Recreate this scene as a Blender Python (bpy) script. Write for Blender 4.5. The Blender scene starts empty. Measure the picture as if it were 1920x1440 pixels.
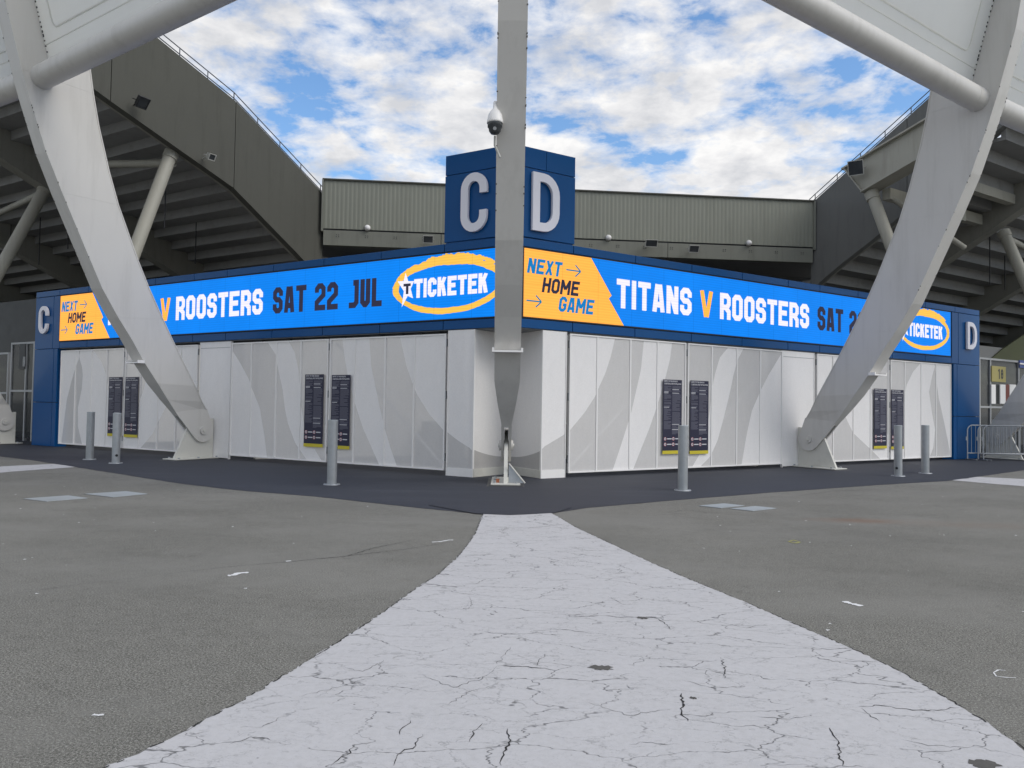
import bpy, bmesh, math, random
from math import sin, cos, pi, sqrt, atan2, radians
from mathutils import Vector as V, Matrix
random.seed(7)
S = bpy.context.scene
COL = S.collection

# ------------------------------------------------------------------ camera, sky, sun, exposure
CAM_H = 1.45
FPX = 1440.0
PITCH = math.atan(43/1440.0)
ROLL = math.atan(0.0156)
cam_d = bpy.data.cameras.new('camera')
cam = bpy.data.objects.new('camera', cam_d)
COL.objects.link(cam)
cam_d.sensor_width = 36.0
cam_d.lens = 36.0*FPX/1920.0
cam_d.clip_end = 3000
fw = V((0, cos(PITCH), sin(PITCH)))
up0 = V((0, -sin(PITCH), cos(PITCH)))
rt0 = V((1, 0, 0))
rt = rt0*cos(ROLL) + up0*sin(ROLL)
up = up0*cos(ROLL) - rt0*sin(ROLL)
M = Matrix((rt, up, -fw)).transposed().to_4x4()
M.translation = V((0, 0, CAM_H))
cam.matrix_world = M
S.camera = cam

SUN_EL, SUN_AZ = radians(42), radians(-26)      # azimuth measured from +X, counter-clockwise
SUN_DIR = V((cos(SUN_EL)*cos(SUN_AZ), cos(SUN_EL)*sin(SUN_AZ), sin(SUN_EL)))
sun_d = bpy.data.lights.new('sun', 'SUN')
sun_d.energy = 1.25
sun_d.angle = radians(35)
sun_d.color = (1.0, 0.965, 0.91)
sun = bpy.data.objects.new('sun', sun_d)
COL.objects.link(sun)
sun.rotation_euler = SUN_DIR.to_track_quat('Z', 'Y').to_euler()
sun.location = (20, -20, 40)

wd = bpy.data.worlds.new('World')
S.world = wd
wd.use_nodes = True
nt = wd.node_tree
for n in list(nt.nodes):
    nt.nodes.remove(n)
def wn(t, **k):
    n = nt.nodes.new(t)
    for a, b in k.items():
        setattr(n, a, b)
    return n
def wl(a, b):
    nt.links.new(a, b)
def wmath(op, a, b=None, clamp=False):
    n = wn('ShaderNodeMath', operation=op, use_clamp=clamp)
    for i, x in enumerate((a, b)):
        if x is None: continue
        if isinstance(x, (int, float)): n.inputs[i].default_value = x
        else: wl(x, n.inputs[i])
    return n.outputs[0]
out = wn('ShaderNodeOutputWorld'); bg = wn('ShaderNodeBackground')
bg.inputs['Strength'].default_value = 0.1
sky = wn('ShaderNodeTexSky'); sky.sky_type = 'NISHITA'; sky.sun_disc = False
sky.sun_elevation = SUN_EL; sky.sun_rotation = pi/2 - SUN_AZ
sky.air_density = 1.0; sky.dust_density = 0.6; sky.ozone_density = 2.2
tc = wn('ShaderNodeTexCoord')
sep = wn('ShaderNodeSeparateXYZ'); wl(tc.outputs['Generated'], sep.inputs[0])
zz = wmath('ADD', wmath('MAXIMUM', sep.outputs[2], 0.0), 0.16)
cx_ = wmath('DIVIDE', sep.outputs[0], zz); cy_ = wmath('DIVIDE', sep.outputs[1], zz)
comb = wn('ShaderNodeCombineXYZ'); wl(cx_, comb.inputs[0]); wl(cy_, comb.inputs[1])
comb.inputs[2].default_value = 3.7
def wnoise(scale, detail, rough, vec, dist=0.0):
    n = wn('ShaderNodeTexNoise'); n.inputs['Scale'].default_value = scale
    n.inputs['Detail'].default_value = detail; n.inputs['Roughness'].default_value = rough
    n.inputs['Distortion'].default_value = dist
    wl(vec, n.inputs['Vector']); return n.outputs['Fac']
def wramp(fac, stops):
    r = wn('ShaderNodeValToRGB'); e = r.color_ramp.elements
    while len(e) < len(stops): e.new(0.5)
    for k, (p, c) in enumerate(stops):
        e[k].position = p; e[k].color = c if len(c) == 4 else (*c, 1)
    wl(fac, r.inputs[0]); return r.outputs[0]
big = wnoise(3.3, 3, 0.5, comb.outputs[0])
fine = wnoise(8.2, 10, 0.60, comb.outputs[0], 0.15)
dens = wmath('ADD', wmath('MULTIPLY', big, 0.66), wmath('MULTIPLY', fine, 0.62))
mask = wramp(dens, [(0.520, (0, 0, 0)), (0.595, (.58, .58, .58)), (0.685, (1, 1, 1))])
mp = wn('ShaderNodeMapping'); wl(comb.outputs[0], mp.inputs[0]); mp.inputs['Location'].default_value = (0.10, -0.16, 0.1)
shade_n = wnoise(6.0, 8, 0.6, mp.outputs[0], 0.15)
ccol = wramp(shade_n, [(0.36, (4.8, 4.9, 5.15)), (0.51, (6.1, 6.1, 6.2)), (0.63, (7.15, 7.1, 7.05))])
# ordinary day-sky blue made a little deeper, clouds laid over it
hs = wn('ShaderNodeHueSaturation'); hs.inputs['Saturation'].default_value = 1.14; hs.inputs['Value'].default_value = 1.46
wl(sky.outputs[0], hs.inputs['Color'])
mx = wn('ShaderNodeMix', data_type='RGBA')
wl(mask, mx.inputs[0]); wl(hs.outputs[0], mx.inputs[6]); wl(ccol, mx.inputs[7])
wl(mx.outputs[2], bg.inputs['Color']); wl(bg.outputs[0], out.inputs[0])

S.render.engine = 'CYCLES'
S.view_settings.view_transform = 'Standard'
S.view_settings.look = 'None'
S.view_settings.exposure = 0.47
S.view_settings.gamma = 1.0
S.view_settings.use_curve_mapping = False
S.cycles.max_bounces = 8
S.cycles.transparent_max_bounces = 16
S.cycles.use_denoising = True

# ------------------------------------------------------------------ measuring helpers (photo pixel -> place)
EYE = V((0, 0, CAM_H))
def ray(px, py):
    return (fw*FPX + rt*(px-960) - up*(py-720)).normalized()
def gnd(px, py, z=0.0):
    d = ray(px, py); return EYE + d*((z-CAM_H)/d.z)
def on_plane(px, py, p0, n):
    d = ray(px, py); return EYE + d*((p0-EYE).dot(n)/d.dot(n))
K = V((-0.023, 15.236, 0))
DL = V((-.856, .518, 0)).normalized(); NL = V((-.518, -.856, 0)).normalized()
DR = V((.839, .544, 0)).normalized(); NR = V((.544, -.839, 0)).normalized()
Z = V((0, 0, 1))
class Frame:
    def __init__(s, d, n): s.d, s.n = d, n
    def __call__(s, u, o, z): return K + s.d*u + s.n*o + Z*z
    def uz(s, px, py, o=0.0):
        P = on_plane(px, py, K + s.n*o, s.n); return (P-K).dot(s.d), P.z
    def sz(s, px, py, u):
        P = on_plane(px, py, K + s.d*u, s.d); return (P-K).dot(s.n), P.z
    def u(s, px, py=750): return s.uz(px, py)[0]
FL, FR = Frame(DL, NL), Frame(DR, NR)
ANG_L = atan2(-DL.y, -DL.x); ANG_R = atan2(DR.y, DR.x)

# ------------------------------------------------------------------ materials
def new_mat(name):
    m = bpy.data.materials.new(name); m.use_nodes = True
    t = m.node_tree; b = t.nodes['Principled BSDF']
    return m, t, b
def tnode(t, typ, **k):
    n = t.nodes.new(typ)
    for a, v in k.items(): setattr(n, a, v)
    return n
def tnoise(t, vec, scale, detail=4, rough=0.55, dist=0.0):
    n = tnode(t, 'ShaderNodeTexNoise')
    n.inputs['Scale'].default_value = scale; n.inputs['Detail'].default_value = detail
    n.inputs['Roughness'].default_value = rough; n.inputs['Distortion'].default_value = dist
    t.links.new(vec, n.inputs['Vector']); return n.outputs['Fac']
def tramp(t, fac, stops):
    r = tnode(t, 'ShaderNodeValToRGB'); e = r.color_ramp.elements
    while len(e) < len(stops): e.new(0.5)
    for k, (p, c) in enumerate(stops):
        if isinstance(c, (int, float)): c = (c, c, c)
        e[k].position = p; e[k].color = (*c, 1)
    t.links.new(fac, r.inputs[0]); return r.outputs[0]
def tmath(t, op, a, b=None, clamp=False):
    n = tnode(t, 'ShaderNodeMath', operation=op, use_clamp=clamp)
    for i, x in enumerate((a, b)):
        if x is None: continue
        if isinstance(x, (int, float)): n.inputs[i].default_value = x
        else: t.links.new(x, n.inputs[i])
    return n.outputs[0]
def tmix(t, fac, a, b, mode='MIX'):
    n = tnode(t, 'ShaderNodeMix', data_type='RGBA', blend_type=mode)
    for i, x in ((0, fac), (6, a), (7, b)):
        if isinstance(x, (int, float)): n.inputs[i].default_value = x
        elif isinstance(x, tuple): n.inputs[i].default_value = (*x, 1)
        else: t.links.new(x, n.inputs[i])
    return n.outputs[2]
def tcoord(t, scale=None, loc=None, rot=None):
    c = tnode(t, 'ShaderNodeTexCoord').outputs['Object']
    if scale or loc or rot:
        m = tnode(t, 'ShaderNodeMapping'); t.links.new(c, m.inputs[0])
        if scale: m.inputs['Scale'].default_value = scale
        if loc: m.inputs['Location'].default_value = loc
        if rot: m.inputs['Rotation'].default_value = rot
        c = m.outputs[0]
    return c
def tbump(t, b, h, strength, dist):
    n = tnode(t, 'ShaderNodeBump'); n.inputs['Strength'].default_value = strength; n.inputs['Distance'].default_value = dist
    t.links.new(h, n.inputs['Height']); t.links.new(n.outputs[0], b.inputs['Normal'])

def paint(name, col, rough=0.5, var=0.10, scale=1.2, grime=0.0, streak=False, bump=0.0, spec=0.5):
    """plain painted or cast surface with weathering: broad tone drift, fine speckle, optional rain streaks"""
    m, t, b = new_mat(name)
    c = tcoord(t)
    n1 = tnoise(t, c, scale, 5, 0.6); n2 = tnoise(t, c, scale*22, 3, 0.6)
    base = tmix(t, n1, tuple(x*(1-var) for x in col), tuple(min(1, x*(1+var)) for x in col))
    base = tmix(t, tmath(t, 'MULTIPLY', n2, 0.35*var*4, True), base, tuple(x*0.8 for x in col))
    if grime:
        g = tnoise(t, tcoord(t, (3.5, 3.5, 0.35) if streak else (1, 1, 1)), 1.0 if streak else 2.2, 8, 0.68)
        gm = tramp(t, g, [(0.50, 0.0), (0.72, grime)])
        base = tmix(t, gm, base, tuple(x*0.42 for x in (col[0], col[1]*0.97, col[2]*0.88)))
    t.links.new(base, b.inputs['Base Color'])
    r = tmath(t, 'ADD', tmath(t, 'MULTIPLY', n1, 0.16), rough-0.08)
    t.links.new(r, b.inputs['Roughness'])
    b.inputs['Specular IOR Level'].default_value = spec
    if bump: tbump(t, b, tnoise(t, c, scale*30, 3, 0.6), bump, 0.004)
    return m

MT = {}
MT['steel_white'] = paint('white_steel_paint', (.60, .585, .555), .42, .06, .8, .20, True)
MT['panel_white'] = paint('white_roof_membrane', (.74, .74, .72), .5, .05, .6, .10, True)
def _membrane():
    m = MT['panel_white']; t = m.node_tree; b = t.nodes['Principled BSDF']
    tl = tnode(t, 'ShaderNodeBsdfTranslucent'); tl.inputs[0].default_value = (.93, .93, .90, 1)
    mx_ = tnode(t, 'ShaderNodeMixShader'); mx_.inputs[0].default_value = .68
    t.links.new(b.outputs[0], mx_.inputs[1]); t.links.new(tl.outputs[0], mx_.inputs[2]); t.links.new(mx_.outputs[0], t.nodes['Material Output'].inputs['Surface'])
_membrane()
MT['base_white'] = paint('base_plate_paint', (.62, .61, .56), .55, .09, 2, .3)
MT['cream'] = paint('cream_tube_paint', (.36, .35, .30), .55, .10, .9, .35, True)
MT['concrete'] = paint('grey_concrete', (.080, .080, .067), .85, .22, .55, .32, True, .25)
MT['concrete_cool'] = paint('cool_concrete', (.135, .137, .132), .85, .18, .5, .3, True, .25)
MT['tier'] = paint('tier_concrete', (.27, .27, .265), .9, .16, .7, .35, False, .25)
MT['raker'] = paint('raker_concrete', (.25, .245, .215), .85, .15, .7, .3, True, .2)
MT['cladding'] = paint('ribbed_cladding', (.235, .242, .20), .55, .09, .3, .22, True)
MT['band'] = paint('stand_band_concrete', (.20, .205, .175), .8, .12, .5, .35, True)
MT['rail'] = paint('dark_rail_steel', (.10, .11, .13), .5, .1, 3)
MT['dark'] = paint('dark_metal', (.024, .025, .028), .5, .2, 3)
MT['black'] = paint('black_rubber', (.010, .011, .014), .6, .2, 3)
MT['galv'] = paint('galvanised_steel', (.38, .40, .42), .42, .22, 9, .22, True, .1)
MT['galv'].node_tree.nodes['Principled BSDF'].inputs['Metallic'].default_value = .55
MT['frame_white'] = paint('white_frame_paint', (.84, .825, .81), .45, .04, 1.5, .10, True)
MT['lamp_white'] = paint('lamp_housing', (.46, .46, .43), .5, .08, 5, .3)
MT['letter'] = paint('letter_face', (.78, .77, .83), .4, .03, 2)
MT['lid'] = paint('steel_lid', (.33, .36, .375), .55, .14, 6, .3)
MT['lidframe'] = paint('lid_frame', (.20, .20, .19), .8, .2, 6)
MT['brick'] = paint('orange_brick', (.34, .12, .06), .8, .2, 20)
MT['glassdark'] = paint('smoked_glass', (.05, .055, .06), .1, .1, 2)
MT['aluminium'] = paint('brushed_frame', (.36, .37, .38), .4, .08, 3)
MT['mark'] = paint('paint_mark', (.72, .72, .72), .7, .1, 8)
MT['mark_yellow'] = paint('yellow_mark', (.34, .33, .10), .8, .2, 14)
MT['olive'] = paint('olive_wall', (.10, .11, .055), .8, .15, 1)
MT['yellow_sign'] = paint('yellow_sign_board', (.38, .33, .12), .6, .08, 3)
MT['blue_sign'] = paint('blue_sign_board', (.04, .07, .25), .5, .05, 3)
MT['rust'] = paint('rust_red_panel', (.20, .06, .045), .7, .1, 3)
MT['room_wall'] = paint('concourse_block_wall', (.66, .64, .60), .8, .1, .8)
MT['soffit'] = paint('soffit_lining', (.20, .21, .22), .7, .1, 1)
MT['notice_navy'] = paint('notice_navy_print', (.013, .013, .042), .5, .06, 4)
MT['notice_text'] = paint('notice_grey_print', (.105, .105, .145), .5, .05, 8)
MT['notice_white'] = paint('notice_white_print', (.62, .62, .66), .5, .04, 8)
MT['notice_yellow'] = paint('notice_yellow_print', (.60, .50, .03), .5, .06, 8)
MT['notice_red'] = paint('notice_red_print', (.45, .03, .03), .5, .05, 8)

def blue_panel():
    m, t, b = new_mat('blue_composite_panel')
    c = tcoord(t); n = tnoise(t, c, .7, 3, .5)
    oi = tnode(t, 'ShaderNodeObjectInfo').outputs['Random']
    base = tmix(t, n, (.004, .064, .215), (.006, .082, .255))
    base = tmix(t, tmath(t, 'MULTIPLY', oi, .30), base, (.010, .088, .24))
    t.links.new(base, b.inputs['Base Color'])
    b.inputs['Roughness'].default_value = .30
    b.inputs['Coat Weight'].default_value = .05; b.inputs['Specular IOR Level'].default_value = .14
    b.inputs['Coat Roughness'].default_value = .10
    tbump(t, b, tnoise(t, c, 1.6, 2, .5), .12, .02)
    return m
MT['blue'] = blue_panel()

def mesh_mat(name, col, see):
    """perforated sheet: part of the light passes straight through the holes"""
    m, t, b = new_mat(name)
    c = tcoord(t)
    w = tmath(t, 'ADD', tmath(t, 'MULTIPLY', tnoise(t, c, 55, 2, .6), .5), tmath(t, 'MULTIPLY', tnoise(t, tcoord(t, (1, 1, .4), rot=(0, .5, 0)), 7, 6, .7), .5))
    base = tmix(t, w, tuple(x*.86 for x in col), tuple(min(1, x*1.10) for x in col))
    t.links.new(base, b.inputs['Base Color']); b.inputs['Roughness'].default_value = .5
    tr = tnode(t, 'ShaderNodeBsdfTransparent'); mixn = tnode(t, 'ShaderNodeMixShader')
    f = tmath(t, 'ADD', tmath(t, 'MULTIPLY', tnoise(t, c, 26, 3, .6), .10), see-.05)
    t.links.new(f, mixn.inputs[0]); t.links.new(b.outputs[0], mixn.inputs[1]); t.links.new(tr.outputs[0], mixn.inputs[2])
    o = t.nodes['Material Output']; t.links.new(mixn.outputs[0], o.inputs['Surface'])
    return m
MT['mesh_white'] = mesh_mat('perforated_sheet_fine', (.89, .87, .86), .04)
MT['mesh_grey'] = mesh_mat('perforated_sheet_open', (.82, .80, .785), .27)
MT['mesh_rec'] = mesh_mat('perforated_sheet_recess', (.85, .83, .81), .06)
MT['mesh_rec_grey'] = mesh_mat('perforated_sheet_recess_open', (.68, .66, .64), .32)
MT['glass'] = None
def glass():
    m, t, b = new_mat('tinted_pane')
    b.inputs['Base Color'].default_value = (.06, .065, .07, 1); b.inputs['Roughness'].default_value = .06
    tr = tnode(t, 'ShaderNodeBsdfTransparent'); tr.inputs[0].default_value = (.75, .76, .76, 1)
    mixn = tnode(t, 'ShaderNodeMixShader'); mixn.inputs[0].default_value = .62
    t.links.new(b.outputs[0], mixn.inputs[1]); t.links.new(tr.outputs[0], mixn.inputs[2])
    t.links.new(mixn.outputs[0], t.nodes['Material Output'].inputs['Surface'])
    return m
MT['glass'] = glass()

def led(name, col, strength=1.0, var=.10):
    """screen surface: gives off its own light, with the fine row structure of a LED wall"""
    m, t, b = new_mat(name)
    c = tcoord(t)
    sp = tnode(t, 'ShaderNodeSeparateXYZ'); t.links.new(c, sp.inputs[0])
    row = tmath(t, 'SINE', tmath(t, 'MULTIPLY', sp.outputs[2], 2*pi/.058))
    row = tmath(t, 'ADD', tmath(t, 'MULTIPLY', row, .05), .95)
    nz = tnoise(t, tcoord(t, (.55, 1, .30)), 1.3, 3, .55)
    nf = tnoise(t, tcoord(t, (3, 1, 30)), 1.0, 3, .6)
    k = tmath(t, 'ADD', tmath(t, 'MULTIPLY', nz, var*2), 1-var)
    k = tmath(t, 'MULTIPLY', k, tmath(t, 'ADD', tmath(t, 'MULTIPLY', nf, .16), .92))
    k = tmath(t, 'MULTIPLY', tmath(t, 'MULTIPLY', k, row), strength)
    for ax_, pitch in ((0, .96), (2, .675)):
        fm = tmath(t, 'FRACT', tmath(t, 'DIVIDE', tmath(t, 'SUBTRACT', sp.outputs[ax_], 3.27 if ax_ else 0.0), pitch))
        k = tmath(t, 'MULTIPLY', k, tmath(t, 'SUBTRACT', 1.0, tmath(t, 'MULTIPLY', tmath(t, 'LESS_THAN', fm, .012), .22)))
    b.inputs['Base Color'].default_value = (.004, .004, .005, 1); b.inputs['Roughness'].default_value = .6; b.inputs['Specular IOR Level'].default_value = .12
    b.inputs['Emission Color'].default_value = (*col, 1)
    t.links.new(k, b.inputs['Emission Strength'])
    return m
MT['led_blue'] = led('led_blue', (.0003, .185, .72), .98, .16)
MT['led_orange'] = led('led_orange', (.94, .385, .058), 1.04, .06)
MT['led_ring'] = led('led_ring_yellow', (.80, .46, .070), .95, .12)
MT['led_white'] = led('led_white', (.74, .72, .84), .97, .05)
MT['led_navy'] = led('led_navy', (.022, .022, .045), 1.0, .05)
MT['led_teal'] = led('led_teal', (.012, .17, .30), 1.0, .08)
MT['led_text_blue'] = led('led_text_blue', (.004, .165, .43), 1.0, .08)

def asphalt():
    m, t, b = new_mat('worn_asphalt')
    c = tcoord(t)
    f1 = tnoise(t, c, 85, 3, .75); f2 = tnoise(t, c, 30, 4, .75); f0 = tnoise(t, c, 190, 2, .7)
    patch = tnoise(t, c, .35, 5, .6); patch2 = tnoise(t, tcoord(t, (.5, 1.4, 1), rot=(0, 0, .4)), .9, 6, .65)
    base = tramp(t, tmath(t, 'ADD', tmath(t, 'MULTIPLY', f1, .55), tmath(t, 'MULTIPLY', f0, .45)),
                 [(.38, (.030, .029, .025)), (.50, (.144, .139, .122)), (.62, (.46, .45, .405))])
    base = tmix(t, tramp(t, f2, [(.40, 0.0), (.62, .22)]), base, (.235, .232, .215))
    base = tmix(t, tramp(t, patch, [(.40, 0.0), (.66, .30)]), base, (.10, .10, .09))
    base = tmix(t, tramp(t, patch2, [(.50, 0.0), (.70, .24)]), base, (.095, .092, .082))
    sp = tnode(t, 'ShaderNodeSeparateXYZ'); t.links.new(c, sp.inputs[0])
    mid = tnoise(t, c, 9, 5, .78)
    base = tmix(t, tramp(t, mid, [(.36, .22), (.50, 0.0)]), base, (.070, .068, .060))
    base = tmix(t, tramp(t, mid, [(.52, 0.0), (.66, .20)]), base, (.24, .235, .212))
    # pale aggregate chips
    vo = tnode(t, 'ShaderNodeTexVoronoi'); vo.inputs['Scale'].default_value = 42; t.links.new(c, vo.inputs['Vector'])
    chip = tramp(t, vo.outputs['Distance'], [(.10, 1.0), (.17, 0.0)])
    vc = tnode(t, 'ShaderNodeSeparateColor'); t.links.new(vo.outputs['Color'], vc.inputs[0])
    chip = tmath(t, 'MULTIPLY', chip, tmath(t, 'GREATER_THAN', vc.outputs[0], .93))
    base = tmix(t, tmath(t, 'MULTIPLY', chip, .75), base, (.50, .50, .47))
    # rust-coloured spill and two tyre-dark bands
    def spot(cx, cy, rx, ry, lo, hi):
        dx = tmath(t, 'DIVIDE', tmath(t, 'SUBTRACT', sp.outputs[0], cx), rx)
        dy = tmath(t, 'DIVIDE', tmath(t, 'SUBTRACT', sp.outputs[1], cy), ry)
        d = tmath(t, 'SQRT', tmath(t, 'ADD', tmath(t, 'MULTIPLY', dx, dx), tmath(t, 'MULTIPLY', dy, dy)))
        d = tmath(t, 'ADD', d, tmath(t, 'MULTIPLY', tmath(t, 'SUBTRACT', tnoise(t, c, 2.2, 5, .65), .5), 1.1))
        return tramp(t, d, [(.15, hi), (1.0, lo)])
    base = tmix(t, spot(4.75, 10.35, 1.0, .32, 0, .60), base, (.185, .105, .066))
    base = tmix(t, spot(6.1, 10.1, 1.5, .45, 0, .28), base, (.185, .12, .085))
    worn = tnoise(t, tcoord(t, (.8, 1.1, 1), (3, 1, 0), (0, 0, -.6)), .55, 7, .66)
    base = tmix(t, tramp(t, worn, [(.44, 0.0), (.62, .52)]), base, (.222, .217, .198))
    drip = tnoise(t, tcoord(t, (1, 1, 1), (9, 4, 0)), 1.7, 5, .72)
    base = tmix(t, tramp(t, drip, [(.64, 0.0), (.74, .45)]), base, (.055, .053, .047))
    t.links.new(base, b.inputs['Base Color']); b.inputs['Roughness'].default_value = .9
    b.inputs['Specular IOR Level'].default_value = .25
    tbump(t, b, f1, .35, .004)
    return m
MT['asphalt'] = asphalt()

def new_asphalt():
    m, t, b = new_mat('new_dark_asphalt')
    c = tcoord(t)
    f = tnoise(t, c, 60, 3, .65); st = tnoise(t, tcoord(t, (.35, 2.2, 1)), 1.1, 6, .62)
    base = tramp(t, f, [(.3, (.016, .018, .026)), (.7, (.034, .038, .052))])
    base = tmix(t, tramp(t, st, [(.52, 0.0), (.74, .40)]), base, (.062, .067, .084))
    t.links.new(base, b.inputs['Base Color']); b.inputs['Roughness'].default_value = .72
    tbump(t, b, f, .6, .005); return m
MT['apron'] = new_asphalt()

def path_paint():
    m, t, b = new_mat('cracked_grey_paint')
    c = tcoord(t)
    n1 = tnoise(t, c, .8, 5, .6); n2 = tnoise(t, c, 26, 4, .65); n3 = tnoise(t, c, 120, 2, .6)
    base = tmix(t, n1, (.468, .461, .468), (.54, .533, .54))
    base = tmix(t, tramp(t, n2, [(.42, 0.0), (.75, .34)]), base, (.37, .365, .36))
    base = tmix(t, tramp(t, n3, [(.60, 0.0), (.72, .45)]), base, (.30, .30, .31))
    # crazing: warped cell borders, broken up by noise so the network fades in and out
    def craze(scale, warp, w0, w1, brk_s, lo, hi, off):
        wv = tnode(t, 'ShaderNodeTexNoise'); wv.inputs['Scale'].default_value = scale*2.6; wv.inputs['Detail'].default_value = 3
        wv.inputs['Roughness'].default_value = .65
        cc = tcoord(t, (.62, 1.25, 1), (off, off*.7, 0)); t.links.new(cc, wv.inputs['Vector'])
        ad = tnode(t, 'ShaderNodeVectorMath', operation='MULTIPLY_ADD')
        sb = tnode(t, 'ShaderNodeVectorMath', operation='SUBTRACT'); t.links.new(wv.outputs['Color'], sb.inputs[0]); sb.inputs[1].default_value = (.5, .5, .5)
        t.links.new(sb.outputs[0], ad.inputs[0]); ad.inputs[1].default_value = (warp, warp, 0); t.links.new(cc, ad.inputs[2])
        vo = tnode(t, 'ShaderNodeTexVoronoi', feature='DISTANCE_TO_EDGE'); vo.inputs['Scale'].default_value = scale
        t.links.new(ad.outputs[0], vo.inputs['Vector'])
        line = tramp(t, vo.outputs['Distance'], [(w0, 1.0), (w1, 0.0)])
        br = tramp(t, tnoise(t, tcoord(t, (1, 1, 1), (off, 3, 0)), brk_s, 5, .7), [(lo, 0.0), (hi, 1.0)])
        return tmath(t, 'MULTIPLY', line, br)
    c1 = craze(2.6, .20, .003, .0105, 2.2, .42, .52, 0.0)
    c2 = craze(6.2, .13, .005, .018, 2.8, .42, .54, 5.3)
    c3 = craze(12.5, .12, .010, .034, 4.5, .48, .60, 2.1)
    base = tmix(t, tmath(t, 'MULTIPLY', c3, .34), base, (.22, .22, .22))
    base = tmix(t, tmath(t, 'MULTIPLY', c2, .50), base, (.17, .17, .17))
    base = tmix(t, tmath(t, 'MULTIPLY', c1, .80), base, (.085, .085, .085))
    vo = tnode(t, 'ShaderNodeTexVoronoi'); vo.inputs['Scale'].default_value = 11; t.links.new(c, vo.inputs['Vector'])
    vc = tnode(t, 'ShaderNodeSeparateColor'); t.links.new(vo.outputs['Color'], vc.inputs[0])
    pit = tmath(t, 'MULTIPLY', tramp(t, vo.outputs['Distance'], [(.04, 1.0), (.08, 0.0)]), tmath(t, 'GREATER_THAN', vc.outputs[0], .86))
    base = tmix(t, tmath(t, 'MULTIPLY', pit, .7), base, (.07, .07, .07))
    t.links.new(base, b.inputs['Base Color']); b.inputs['Roughness'].default_value = .78
    h = tmath(t, 'SUBTRACT', tmath(t, 'ADD', tmath(t, 'MULTIPLY', n2, .5), tmath(t, 'MULTIPLY', n3, .3)), tmath(t, 'MULTIPLY', c1, 1.0))
    tbump(t, b, h, .5, .006); return m
MT['path'] = path_paint()
MT['dark_line'] = paint('crack_and_edge_shade', (.022, .021, .02), .95, .4, 30)
MT['chip'] = paint('bare_patch', (.10, .095, .088), .95, .4, 30, .5)

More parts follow.
